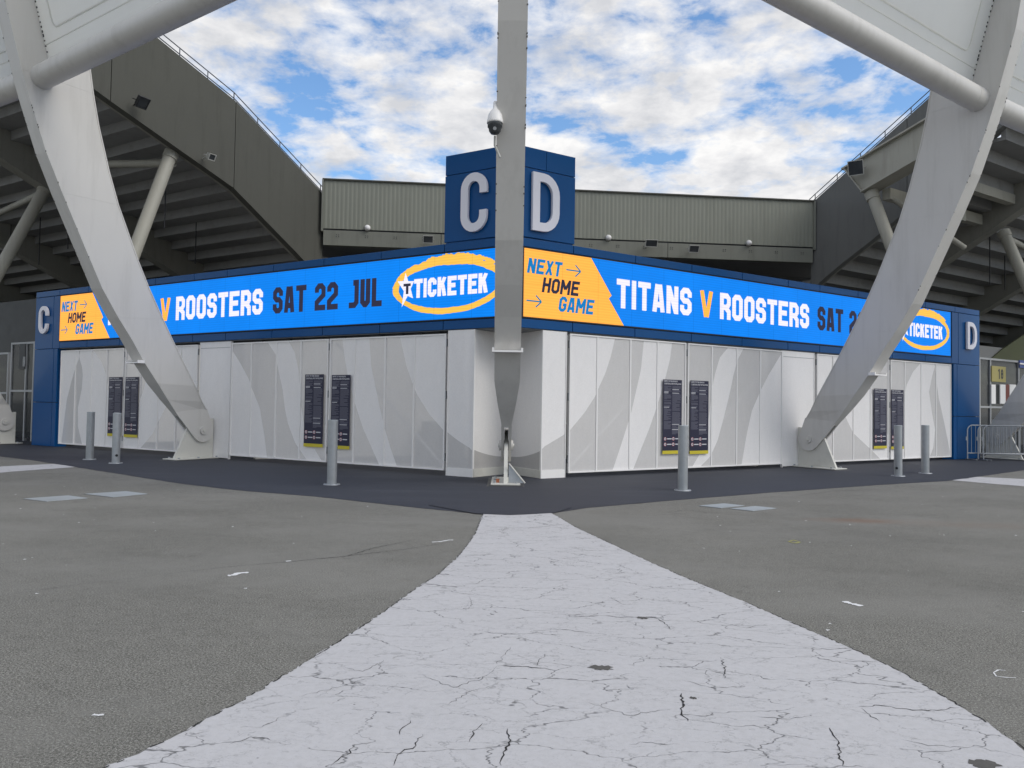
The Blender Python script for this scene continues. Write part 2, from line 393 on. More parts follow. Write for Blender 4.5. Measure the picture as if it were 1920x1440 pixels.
# ------------------------------------------------------------------ object helpers
BASE = {}
def empty(name, base, label=None, cat=None, group=None, kind=None, rotz=0.0):
    o = bpy.data.objects.new(name, None); COL.objects.link(o)
    o.empty_display_size = .2
    o.location = base; o.rotation_euler = (0, 0, rotz)
    BASE[o.name] = V(base)
    tag(o, label, cat, group, kind); return o
def tag(o, label=None, cat=None, group=None, kind=None):
    if label: o['label'] = label
    if cat: o['category'] = cat
    if group: o['group'] = group
    if kind: o['kind'] = kind
    return o
class MB:
    """collects shapes in world (or template) coordinates, builds one mesh object"""
    def __init__(s): s.v, s.f, s.m, s.sm = [], [], [], []
    def face(s, pts, mi=0, smooth=False):
        k = len(s.v); s.v += [V(p) for p in pts]; s.f.append(tuple(range(k, k+len(pts)))); s.m.append(mi); s.sm.append(smooth)
    def box8(s, p, mi=0):     # p: 4 bottom + 4 top
        k = len(s.v); s.v += [V(q) for q in p]
        for q in ((0, 3, 2, 1), (4, 5, 6, 7), (0, 1, 5, 4), (1, 2, 6, 5), (2, 3, 7, 6), (3, 0, 4, 7)):
            s.f.append(tuple(k+i for i in q)); s.m.append(mi); s.sm.append(False)
    def box(s, fr, a, b, mi=0):   # axis box in frame fr(x,y,z)
        (x0, y0, z0), (x1, y1, z1) = a, b
        s.box8([fr(x0, y0, z0), fr(x1, y0, z0), fr(x1, y1, z0), fr(x0, y1, z0),
                fr(x0, y0, z1), fr(x1, y0, z1), fr(x1, y1, z1), fr(x0, y1, z1)], mi)
    def prism(s, A, B, mi=0, caps=True):  # two matching outlines
        n = len(A); k = len(s.v); s.v += [V(p) for p in A] + [V(p) for p in B]
        for i in range(n):
            j = (i+1) % n; s.f.append((k+i, k+j, k+n+j, k+n+i)); s.m.append(mi); s.sm.append(False)
        if caps:
            s.f.append(tuple(k+i for i in reversed(range(n)))); s.f.append(tuple(k+n+i for i in range(n))); s.m += [mi]*2; s.sm += [False]*2
    def rod(s, a, b, r, n=10, mi=0, r2=None, caps=True):
        s.path([a, b], r, n, mi, r2, caps)
    def path(s, pts, r, n=8, mi=0, r2=None, caps=True):
        pts = [V(p) for p in pts]; rings = []
        ref = None
        for i, p in enumerate(pts):
            d = (pts[min(i+1, len(pts)-1)] - pts[max(i-1, 0)]).normalized()
            if ref is None:
                ref = V((0, 0, 1)) if abs(d.z) < .9 else V((1, 0, 0))
            x = ref.cross(d).normalized(); y = d.cross(x); ref = y if abs(y.dot(d)) < .9 else ref
            rr = r if r2 is None else r + (r2-r)*i/(len(pts)-1)
            k = len(s.v); s.v += [p + (x*cos(2*pi*j/n) + y*sin(2*pi*j/n))*rr for j in range(n)]; rings.append(k)
        for a, b in zip(rings, rings[1:]):
            for j in range(n):
                q = (j+1) % n; s.f.append((a+j, a+q, b+q, b+j)); s.m.append(mi); s.sm.append(n > 6)
        if caps:
            for k, rev in ((rings[0], True), (rings[-1], False)):
                kk = len(s.v); s.v += [s.v[k+j].copy() for j in range(n)]
                s.f.append(tuple(kk+j for j in (reversed(range(n)) if rev else range(n)))); s.m.append(mi); s.sm.append(False)
    def lathe(s, c, prof, n=16, mi=0, ax=Z):
        ax = V(ax); x = (V((1, 0, 0)) if abs(ax.x) < .9 else V((0, 1, 0))); x = (x - ax*x.dot(ax)).normalized(); y = ax.cross(x)
        rings = []
        for r, h in prof:
            k = len(s.v); s.v += [V(c) + ax*h + (x*cos(2*pi*j/n)+y*sin(2*pi*j/n))*max(r, 1e-4) for j in range(n)]; rings.append(k)
        for a, b in zip(rings, rings[1:]):
            for j in range(n):
                q = (j+1) % n; s.f.append((a+j, a+q, b+q, b+j)); s.m.append(mi); s.sm.append(True)
    def build(s, name, mats, parent=None, root=None, base=None, label=None, cat=None, group=None, kind=None, recalc=True, bevel=0):
        me = bpy.data.meshes.new(name)
        root = root or parent
        b0 = V(base) if base is not None else (BASE[root.name] if root is not None else V((0, 0, 0)))
        me.from_pydata([tuple(p-b0) for p in s.v], [], s.f)
        for p, mi, sm in zip(me.polygons, s.m, s.sm): p.material_index = mi; p.use_smooth = sm
        if not isinstance(mats, (list, tuple)): mats = [mats]
        for m in mats: me.materials.append(MT[m])
        if recalc:
            bm = bmesh.new(); bm.from_mesh(me); bmesh.ops.recalc_face_normals(bm, faces=bm.faces[:]); bm.to_mesh(me); bm.free()
        o = bpy.data.objects.new(name, me); COL.objects.link(o)
        if parent is not None:
            o.parent = parent; BASE[o.name] = b0
        else:
            o.location = b0; BASE[o.name] = b0
        if bevel:
            md = o.modifiers.new('edge', 'BEVEL'); md.width = bevel; md.segments = 2; md.limit_method = 'ANGLE'
        return tag(o, label, cat, group, kind)
def dup(o, parent=None):
    c = o.copy(); COL.objects.link(c); c.parent = parent
    for ch in list(o.children): dup(ch, c)
    return c
def WF(x, y, z): return V((x, y, z))

# ------------------------------------------------------------------ ground
def jitter_line(pts, step, amp, rnd):
    res = []
    for (a, b) in zip(pts, pts[1:]):
        a, b = V(a), V(b); n = max(1, int((b-a).length/step)); d = (b-a).normalized(); nn = V((-d.y, d.x))
        for i in range(n):
            res.append(a + (b-a)*i/n + nn*rnd.uniform(-amp, amp))
    res.append(V(pts[-1])); return res
def sheet(name, pts, z, mat, parent=None, **k):
    mb = MB(); mb.face([(p[0], p[1], z) for p in pts]); 
    bm = bmesh.new(); vs = [bm.verts.new((p[0], p[1], z)) for p in pts]; f = bm.faces.new(vs)
    if f.normal.z < 0: f.normal_flip()
    bmesh.ops.triangulate(bm, faces=bm.faces[:]); bm.normal_update()
    for f in bm.faces:
        if f.normal.z < 0: f.normal_flip()
    me = bpy.data.meshes.new(name); bm.to_mesh(me); bm.free(); me.materials.append(MT[mat])
    o = bpy.data.objects.new(name, me); COL.objects.link(o)
    if parent: o.parent = parent
    return tag(o, **k)
g = MB()
N = 24
for i in range(N):
    for j in range(N):
        f_ = lambda t: math.copysign(abs(t)**2.2, t)*600
        xs = [f_(-1+2*(i+a)/N) for a in (0, 1)]; ys = [f_(-1+2*(j+a)/N) for a in (0, 1)]
        g.face([(xs[0], ys[0], 0), (xs[1], ys[0], 0), (xs[1], ys[1], 0), (xs[0], ys[1], 0)])
g.build('ground', 'asphalt', base=(0, 0, 0), kind='structure', label='worn grey asphalt forecourt in front of the gates')

rnd = random.Random(3)
front = [(-40, 46), (-22.2, 28.3), (-12.87, 19.4), (-11.42, 18.37), (-9.28, 16.55), (-7.27, 14.86), (-5.95, 13.72), (-4.57, 12.78), (-2.96, 12.01), (-1.5, 11.04), (-.36, 10.36), (0.0, 10.27), (.56, 10.56), (1.12, 11.2), (2.4, 12.15), (4.57, 13.66), (7.26, 15.37), (9.4, 16.6), (11.45, 18.4), (13.69, 20.4), (24, 29), (40, 43)]
fl = jitter_line(front, .12, .014, rnd)
sheet('apron', [(p.x, p.y) for p in fl] + [(48, 60), (0, 60), (-48, 60)], .004, 'apron', kind='structure', label='strip of fresh dark navy asphalt along the foot of the gates')
pl_ = [(-3.3, .4), (-2.15, 1.9), (-1.57, 3.08), (-1.44, 3.33), (-1.35, 3.58), (-1.25, 3.87), (-1.15, 4.26), (-1.02, 4.75), (-.87, 5.39), (-.76, 5.98), (-.61, 6.6), (-.50, 7.34), (-.435, 8.07), (-.39, 8.82), (-.36, 10.42)]
pr_ = [(.56, 10.62), (.80, 9.33), (1.06, 8.33), (1.30, 7.40), (1.50, 6.70), (1.78, 5.85), (1.95, 5.25), (2.10, 4.75), (2.19, 4.35), (2.235, 3.89), (2.25, 3.58), (2.23, 3.31), (2.15, 2.6), (1.9, 1.6), (1.6, .4)]
pts = jitter_line(pl_, .03, .012, rnd) + jitter_line(pr_, .03, .010, rnd)
path = sheet('path', [(p.x, p.y) for p in pts], .008, 'path', kind='structure', label='pale grey painted path narrowing towards the corner of the gates, its paint crazed with cracks')
# the apron laps over the tip of the path
sheet('apron_edge', [(-.46, 10.37), (-.30, 10.335), (-.12, 10.30), (.0, 10.28), (.2, 10.36), (.4, 10.46), (.62, 10.58), (.9, 11.2), (-1.2, 11.2)], .012, 'apron', kind='structure', label='point of the dark apron lapping over the tip of the painted path')
for pp, lab in (([(-10.33, 17.4), (-9.75, 17.0), (-9.41, 16.66), (-9.9, 15.6), (-10.6, 13.3), (-12.2, 13.6), (-11.4, 15.9)], 'faded grey painted band on the asphalt left of the bollards'),
                ([(9.61, 16.87), (10.25, 17.30), (10.78, 17.84), (11.64, 17.35), (13.2, 17.0), (13.0, 15.2), (10.6, 15.4), (10.0, 16.2)], 'faded grey painted band on the asphalt right of the bollards')):
    pp2 = jitter_line(pp + [pp[0]], .1, .02, rnd)
    sheet('painted_band', [(p.x, p.y) for p in pp2[:-1]], .003, 'path', kind='structure', label=lab)

# open cracks in the path: thin irregular dark slivers where the photo shows them
cr = MB()
def dark_line(px, wmax, z=.0095, seed=0):
    r = random.Random(seed)
    P = [gnd(x, y).to_2d() for x, y in px]
    pts = [P[0]]
    for a, b in zip(P, P[1:]):
        n = max(2, int((b-a).length/.022)); d = (b-a).normalized(); nn = V((-d.y, d.x))
        for i in range(1, n+1):
            pts.append(a+(b-a)*i/n + nn*r.uniform(-.011, .011)*(i < n))
    n = len(pts); L = []
    for i, p in enumerate(pts):
        d = (pts[min(i+1, n-1)]-pts[max(i-1, 0)]).normalized(); nn = V((-d.y, d.x))
        w = wmax*(sin(pi*(i+.15)/(n-.7))**.5 if 0 < i < n-1 else .12)*r.uniform(.25, 1.0)
        L.append((p+nn*w, p-nn*w))
    for (a, b), (c, d) in zip(L, L[1:]):
        cr.face([(a.x, a.y, z), (b.x, b.y, z), (d.x, d.y, z), (c.x, c.y, z)])
CR = [([(933, 1252), (972, 1252), (1005, 1255), (1045, 1260)], .007), ([(780, 1265), (850, 1292), (905, 1275), (932, 1252)], .003), ([(932, 1248), (950, 1225), (958, 1215)], .003),
      ([(1005, 1252), (1012, 1238), (1026, 1228)], .003), ([(952, 1370), (958, 1392), (948, 1405), (940, 1440)], .008), ([(738, 1440), (752, 1415), (780, 1402), (792, 1380)], .006),
      ([(750, 1382), (755, 1368), (770, 1354)], .005), ([(1278, 1303), (1282, 1325), (1278, 1340), (1290, 1356)], .012), ([(1352, 1235), (1360, 1258), (1358, 1275)], .007),
      ([(1610, 1328), (1650, 1326), (1690, 1332), (1740, 1336), (1800, 1330)], .007), ([(1614, 1330), (1625, 1340), (1650, 1358)], .004), ([(1555, 1368), (1562, 1382), (1572, 1393), (1574, 1410), (1580, 1440)], .009),
      ([(895, 1000), (950, 992), (1010, 990), (1070, 982)], .006), ([(880, 1004), (950, 996), (1060, 985)], .004), ([(1210, 1158), (1235, 1163), (1255, 1178), (1260, 1184)], .007),
      ([(788, 1108), (840, 1110), (880, 1117), (960, 1122)], .004), ([(880, 1120), (886, 1136), (870, 1148)], .003), ([(1020, 1182), (1070, 1184), (1115, 1191)], .004),
      ([(1140, 1120), (1170, 1136), (1200, 1136)], .003), ([(1500, 1219), (1550, 1220), (1604, 1217)], .004), ([(1562, 1243), (1620, 1243), (1655, 1243)], .003),
      ([(1280, 1278), (1330, 1292), (1400, 1290)], .003), ([(1160, 1060), (1200, 1078), (1235, 1082)], .003), ([(640, 1255), (680, 1262), (720, 1240)], .003),
      ([(840, 1325), (880, 1300), (925, 1290)], .003), ([(560, 1310), (640, 1290), (700, 1272)], .003), ([(430, 1400), (470, 1385), (520, 1392)], .003), ([(620, 1440), (650, 1420), (665, 1400)], .005),
      ([(1020, 1050), (1065, 1060), (1100, 1053)], .003), ([(1100, 1320), (1180, 1345), (1260, 1332)], .003), ([(880, 1395), (886, 1375), (905, 1360)], .005), ([(1180, 1400), (1200, 1395), (1275, 1400)], .003),
      ([(1410, 1345), (1470, 1352), (1545, 1345)], .003), ([(1690, 1390), (1740, 1402), (1810, 1405)], .003), ([(1330, 1165), (1400, 1180), (1440, 1172)], .003), ([(1040, 1150), (1100, 1160), (1130, 1150)], .003)]
for k, (px, w) in enumerate(CR): dark_line(px, w*.66, seed=k)
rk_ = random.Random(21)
for line in (pl_, pr_):       # asphalt lip's shade, painted as a broken dark line along the path edges
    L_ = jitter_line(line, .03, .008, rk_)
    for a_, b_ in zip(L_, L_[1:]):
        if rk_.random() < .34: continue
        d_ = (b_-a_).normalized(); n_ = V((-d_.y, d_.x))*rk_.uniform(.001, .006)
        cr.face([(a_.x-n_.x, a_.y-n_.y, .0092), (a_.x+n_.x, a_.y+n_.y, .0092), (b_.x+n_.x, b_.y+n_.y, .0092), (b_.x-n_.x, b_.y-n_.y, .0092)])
cr.build('dark_line', 'dark_line', parent=path, base=(0, 0, 0), recalc=False, kind='stuff', label='open dark cracks in the pale paint, and painted shade lines along its edges')
ch = MB()
def blob(px, py, rx, ry, seed, z=.0098, n=22, mb=ch):
    r = random.Random(seed); c = gnd(px, py)
    mb.face([(c.x+rx*cos(2*pi*i/n)*r.uniform(.6, 1.1), c.y+ry*sin(2*pi*i/n)*r.uniform(.5, 1.1), z) for i in range(n)])
blob(1127, 1255, .075, .055, 1); blob(1204, 1161, .045, .035, 2); blob(1846, 1436, .07, .05, 3); blob(1300, 1312, .02, .02, 4)
ch.build('bare_patch', 'chip', parent=path, base=(0, 0, 0), recalc=False, kind='stuff', label='small patches where the paint has broken away')

cr = MB()
for k, (px, w) in enumerate([([(300, 1078), (420, 1064), (560, 1052), (640, 1044), (760, 1030), (880, 1012)], .005), ([(0, 1118), (120, 1100), (300, 1078)], .003), ([(1245, 962), (1290, 956), (1330, 962), (1420, 968)], .006), ([(1500, 930), (1560, 921), (1640, 918)], .007), ([(1380, 962), (1300, 962), (1200, 968)], .005), ([(640, 1046), (700, 1028), (780, 1012)], .006)]):
    dark_line(px, w, z=.0035, seed=60+k)
cr.build('asphalt_seam', 'dark_line', base=(0, 0, 0), recalc=False, kind='stuff', label='thin dark seams in the worn asphalt')

# paint marks and scraps on the asphalt
def mark(name, px, mat, label, cat, w=.012, z=.0035):
    mb = MB(); P = [gnd(x, y) for x, y in px]; c = P[0].copy(); c.z = 0
    r = random.Random(int(px[0][0]))
    L = []
    pts = []
    for a, b in zip(P, P[1:]):
        for i in range(5): pts.append(a.lerp(b, i/5))
    pts.append(P[-1])
    for i, p in enumerate(pts):
        d = (pts[min(i+1, len(pts)-1)]-pts[max(i-1, 0)]).normalized(); nn = V((-d.y, d.x, 0)); ww = w*r.uniform(.35, 1)
        L.append((p+nn*ww, p-nn*ww))
    for (a, b), (c2, d2) in zip(L, L[1:]):
        mb.face([(a.x, a.y, z), (b.x, b.y, z), (d2.x, d2.y, z), (c2.x, c2.y, z)])
    return mb.build(name, mat, base=c, recalc=False, label=label, cat=cat)
mark('paint_mark', [(427, 1080), (437, 1079), (448, 1075), (466, 1074)], 'mark', 'white paint smear on the asphalt left of the painted path', 'paint mark', .035)
mark('paint_mark', [(1583, 1128), (1594, 1132), (1604, 1134), (1616, 1137)], 'mark', 'white paint smear on the asphalt right of the painted path', 'paint mark', .035)
mark('chalk_hook', [(1885, 1258), (1872, 1257), (1863, 1262), (1868, 1269), (1885, 1271), (1905, 1272)], 'mark', 'thin pale hook-shaped line at the right edge of the asphalt', 'paint mark', .006)
mark('paint_mark', [(1478, 1016), (1488, 1013), (1500, 1017), (1490, 1019), (1480, 1016)], 'mark_yellow', 'small faded yellow spray ring on the right-hand asphalt', 'paint mark', .016)
mark('paint_mark', [(810, 1017), (826, 1016), (842, 1013), (850, 1013)], 'mark', 'broken white scratch beside the narrow end of the painted path', 'paint mark', .02)
mark('paint_mark', [(536, 1053), (546, 1052)], 'mark', 'tiny white fleck on the left-hand asphalt', 'paint mark', .02)
mark('paint_mark', [(174, 1341), (184, 1342), (195, 1341)], 'mark', 'white chip on the asphalt near the lower left corner', 'paint mark', .014)
sc_ = MB(); r = random.Random(11)
for i in range(170):
    x, y = (r.uniform(-9, 9.5), r.uniform(5, 15.5))
    if -1.1 < x < 1.9 or y > 10.2 + abs(x)*.62: continue
    a = r.uniform(0, 6); q = r.uniform(.008, .022)
    sc_.face([(x+q*cos(a), y+q*sin(a), .004), (x+q*cos(a+2), y+q*sin(a+2), .006), (x+q*.8*cos(a+4), y+q*.8*sin(a+4), .005)])
sc_.build('litter_flecks', 'mark', base=(0, 0, 0), recalc=False, kind='stuff', label='tiny pale flecks scattered over the asphalt')

# lids in the asphalt
def lid(px4, label):
    P = [gnd(x, y) for x, y in px4]; c = sum(P, V())/4
    e = empty('cover_lid', (c.x, c.y, 0), label, 'access cover', 'steel access covers in the asphalt')
    mb = MB(); q = [c+(p-c)*1.07 for p in P]
    mb.prism([(p.x, p.y, .001) for p in q], [(p.x, p.y, .005) for p in q]); mb.build('frame', 'lidframe', e)
    mb = MB(); mb.prism([(p.x, p.y, .002) for p in P], [(p.x, p.y, .011) for p in P]); mb.build('plate', 'lid', e)
lid([(45, 936), (88, 941), (164, 935), (128, 930)], 'steel access cover at the far left, nearer the camera of its pair')
lid([(160, 927), (212, 933), (276, 927), (236, 922)], 'steel access cover at the left, farther from the camera of its pair')
lid([(1311, 949), (1352, 953.5), (1396, 949), (1358, 945)], 'steel access cover at the right, farther from the camera of its pair')
lid([(1370, 954.5), (1412, 959), (1456, 954), (1416, 950)], 'steel access cover at the right, nearer the camera of its pair')

# ------------------------------------------------------------------ entrance building
bld = empty('entrance_building', K, 'low blue clad stadium entrance building with a square tower on its corner', 'building')
JL = [1.69, 3.43, 5.18, 6.88, 8.60, 9.92, 11.6, 13.2, 14.85, 16.42]
JR = [1.52, 3.26, 5.02, 6.78, 8.54, 9.87, 11.6, 13.3, 15.07, 16.8]
UL1, UR1 = 17.78, 18.34      # outer ends of the wings
LED_Z0, LED_Z1 = 3.27, 4.655
TOPZ, BOTZ = 4.87, 3.04
def panel(fr, u0, u1, z0, z1, s0=-.05, s1=0.0, name='wall_panel'):
    mb = MB(); mb.box(fr, (u0+.008, s0, z0+.008), (u1-.008, s1, z1-.008)); return mb.build(name, 'blue', bld, bevel=.006)
for fr, J, ue, il in ((FL, JL, UL1, 16.33), (FR, JR, UR1, 16.60)):
    us = [0.015] + [x for x in J if x < il-.3] + [il]
    for a, b in zip(us, us[1:]):
        panel(fr, a, b, BOTZ, LED_Z0-.03, name='fascia_panel')
    us = [0.015] + [x for x in J if x < ue-.5] + [ue]
    for a, b in zip(us, us[1:]):
        panel(fr, a, b, LED_Z1+.03, TOPZ, name='fascia_panel')
    # end post: letter bay above, two bays below, narrow inner strip
    ip = il + .10
    mid = ip + .30
    panel(fr, il, mid, BOTZ, LED_Z1+.03, name='post_panel'); panel(fr, mid, ue, BOTZ, LED_Z1+.03, name='post_panel')
    for z0, z1 in ((.0, 1.37), (1.37, BOTZ)):
        panel(fr, ip, ip+.22, z0, z1, name='post_panel'); panel(fr, ip+.22, ue, z0, z1, name='post_panel')
    # outer return of the post
    for z0, z1 in ((0, 1.37), (1.37, BOTZ), (BOTZ, TOPZ)):
        mb = MB(); mb.box(fr, (ue-.045, -1.3, z0+.008), (ue+.002, -.055, z1-.008)); mb.build('return_panel', 'blue', bld)
    mb = MB(); mb.box(fr, (ip+.002, -.35, 0), (ip+.03, -.055, BOTZ)); mb.build('return_panel', 'blue', bld)
    # backing box, soffit and roof of the wing
    mb = MB(); mb.box(fr, (.05, -.12, BOTZ+.04), (ue-.06, -.055, TOPZ-.02)); mb.build('backing', 'dark', bld)
    mb = MB(); mb.box(fr, (.9, -.60, BOTZ-.01), (ip, -.052, BOTZ+.03)); mb.build('soffit', 'soffit', bld)
    mb = MB(); mb.box(fr, (.3, -.9, TOPZ-.12), (ue-.06, -.125, TOPZ-.06)); mb.build('roof', 'soffit', bld)
    mb = MB(); mb.box(fr, (ip+.05, -.6, 0), (ue-.06, -.1, BOTZ)); mb.build('post_core', 'dark', bld)
# tower on the corner
TZ0, TZ1 = 4.885, 6.72
for fr, w, ju in ((FL, 1.70, (.86,)), (FR, 1.54, (.78,))):
    cuts = [.006, .79 if fr is FR else w, w] if fr is FR else [.006, w]
    mb = MB(); mb.box(fr, (.006, -.05, TZ0+.006), (w, 0, 6.30)); mb.build('tower_panel', 'blue', bld, bevel=.005)
    for a, b in zip(cuts, cuts[1:]):
        if b-a < .1: continue
        mb = MB(); mb.box(fr, (a+.004, -.05, 6.315), (b-.004, 0, TZ1)); mb.build('tower_panel', 'blue', bld, bevel=.005)
A, B_, C_ = FL(1.70, -.002, 0), FR(1.54, -.002, 0), K + V((0, -.004, 0))
D_ = A + (B_ - C_)
ins = lambda p, k: p + (((A+B_)/2) - p)*k
loop = [ins(A, .03), ins(C_, .08), ins(B_, .03), ins(D_, .03)]
mb = MB(); mb.prism([p+Z*(TZ0-.3) for p in loop], [p+Z*(TZ1-.05) for p in loop]); mb.build('tower_core', 'blue', bld)
mb = MB(); lo2 = [A+V((0, .02, 0)), C_+V((0, .06, 0)), B_+V((0, .02, 0)), D_]
mb.prism([p+Z*(TZ1+.001) for p in lo2], [p+Z*(TZ1+.02) for p in lo2]); mb.build('tower_coping', 'blue', bld)
# little hinge/track hardware above the gates
tr = MB(); r = random.Random(4)
for fr, e0, e1 in ((FL, 1.65, 16.2), (FR, 1.45, 16.4)):
    tr.box(fr, (e0, -.24, 2.99), (e1, -.14, 3.03))
    u = e0+.2
    while u < e1-.3:
        w = r.uniform(.08, .35); tr.box(fr, (u, -.15, 2.965), (u+w, -.085, 3.01)); u += w + r.uniform(.25, .9)
tr.build('gate_track', 'black', bld)

# ------------------------------------------------------------------ block lettering (stroke built)
def arc(cx, cy, r, a0, a1, n=5, ry=None):
    ry = ry or r
    return [(cx+r*cos(radians(a0+(a1-a0)*i/n)), cy+ry*sin(radians(a0+(a1-a0)*i/n))) for i in range(n+1)]
def glyph(ch, w, h, t, c):
    l, r_, b, tp, m = t/2, w-t/2, t/2, h-t/2, h*.52
    O = [(l+c, tp), (r_-c, tp), (r_, tp-c), (r_, b+c), (r_-c, b), (l+c, b), (l, b+c), (l, tp-c)]
    G = {
     'T': [([(0, tp), (w, tp)], 0), ([(w/2, tp), (w/2, 0)], 0)],
     'I': [([(w/2, 0), (w/2, h)], 0)],
     'A': [([(l*.95, 0), (w/2-t*.30, h)], 0), ([(w-l*.95, 0), (w/2+t*.30, h)], 0), ([(l+t*.35, h*.27), (r_-t*.35, h*.27)], 0)],
     'N': [([(l, 0), (l, h)], 0), ([(r_, 0), (r_, h)], 0), ([(l+t*.1, h-t*.25), (r_-t*.1, t*.25)], 0)],
     'S': [([(r_, h*.66), (r_, tp-c), (r_-c, tp), (l+c, tp), (l, tp-c), (l, m+c), (l+c, m), (r_-c, m), (r_, m-c), (r_, b+c), (r_-c, b), (l+c, b), (l, b+c), (l, h*.36)], 0)],
     'V': [([(l*.9, h), (w/2-t*.12, 0)], 0), ([(w-l*.9, h), (w/2+t*.12, 0)], 0)],
     'R': [([(l, 0), (l, h)], 0), ([(l, tp), (r_-c, tp), (r_, tp-c), (r_, m+c*.8), (r_-c, m-.06*h), (l, m-.06*h)], 0), ([(w*.52, m-.06*h), (r_, m-.06*h-c*1.6), (r_, 0)], 0)],
     'O': [(O, 1)],
     'E': [([(l, 0), (l, h)], 0), ([(l, tp), (w, tp)], 0), ([(l, m), (w*.88, m)], 0), ([(l, b), (w, b)], 0)],
     'J': [([(r_, h), (r_, b+c), (r_-c, b), (l+c*.4, b), (0, b)], 0), ([(w*.42, tp), (r_, tp)], 0)],
     'U': [([(l, h), (l, b+c), (l+c, b), (r_-c, b), (r_, b+c), (r_, h)], 0)],
     'L': [([(l, h), (l, b), (w, b)], 0)],
     '2': [([(l, h*.66), (l, tp-c), (l+c, tp), (r_-c, tp), (r_, tp-c), (r_, h*.56), (l, h*.30), (l, b), (w, b)], 0)],
     'X': [([(l, 0), (r_, h)], 0), ([(r_, 0), (l, h)], 0)],
     'H': [([(l, 0), (l, h)], 0), ([(r_, 0), (r_, h)], 0), ([(l, m), (r_, m)], 0)],
     'M': [([(l, 0), (l, h)], 0), ([(r_, 0), (r_, h)], 0), ([(l, h-t*.2), (w/2, h*.35)], 0), ([(r_, h-t*.2), (w/2, h*.35)], 0)],
     'G': [([(r_, h*.66), (r_, tp-c), (r_-c, tp), (l+c, tp), (l, tp-c), (l, b+c), (l+c, b), (r_-c, b), (r_, b+c), (r_, h*.46), (w*.5, h*.46)], 0)],
     'K': [([(l, 0), (l, h)], 0), ([(l+t*.3, h*.42), (r_, h)], 0), ([(l+t*.9, h*.58), (r_, 0)], 0)],
     'C': [([(r_, h*.63), (r_, tp-c), (r_-c, tp), (l+c, tp), (l, tp-c), (l, b+c), (l+c, b), (r_-c, b), (r_, b+c), (r_, h*.37)], 0)],
     '1': [([(w*.6, 0), (w*.6, h)], 0), ([(w*.6, tp), (w*.15, tp-h*.12)], 0)],
     '8': [(O, 1), ([(l, m), (r_, m)], 0)],
    }
    return G[ch]
def stroke_quads(pl, t, closed):
    P = [V(p) for p in pl]; n = len(P); L = []
    for i in range(n):
        a = P[i-1] if (i or closed) else None; b = P[(i+1) % n] if (i < n-1 or closed) else None
        if a is None: d = (b-P[i]).normalized(); nn = V((-d.y, d.x)); L.append((P[i]+nn*t/2, P[i]-nn*t/2)); continue
        if b is None: d = (P[i]-a).normalized(); nn = V((-d.y, d.x)); L.append((P[i]+nn*t/2, P[i]-nn*t/2)); continue
        d1 = (P[i]-a).normalized(); d2 = (b-P[i]).normalized(); n1 = V((-d1.y, d1.x)); n2 = V((-d2.y, d2.x))
        mm = (n1+n2).normalized(); k = t/2/max(.35, mm.dot(n1)); L.append((P[i]+mm*k, P[i]-mm*k))
    if closed: L.append(L[0])
    return [(a, b, d, c) for (a, b), (c, d) in zip(L, L[1:])]
NARROW = {'I': .36}
def text_quads(s, x0, x1, z0, z1, tfrac=.20, gap=.14, shear=0.0, chamf=.14, wide=None):
    h = z1-z0; t = h*tfrac; wide = wide or {}
    rel = [(.45 if c == ' ' else NARROW.get(c, 1)*wide.get(c, 1)) for c in s]
    pitch = (x1-x0)/(sum(rel) + gap*(len(s)-1)); res = []; x = x0
    for c, k in zip(s, rel):
        w = pitch*k
        if c != ' ':
            tt = min(t, w*.46) if c != 'I' else min(t, w)
            for pl, cl in glyph(c, w, h, tt, h*chamf):
                for q in stroke_quads(pl, tt, cl):
                    res.append([(x+p.x+shear*p.y, z0+min(max(p.y, 0), h)) for p in q])
        x += w + pitch*gap
    return res
def flat(mb, quads, y, mi=0):
    for q in quads: mb.face([(p[0], y, p[1]) for p in q], mi)

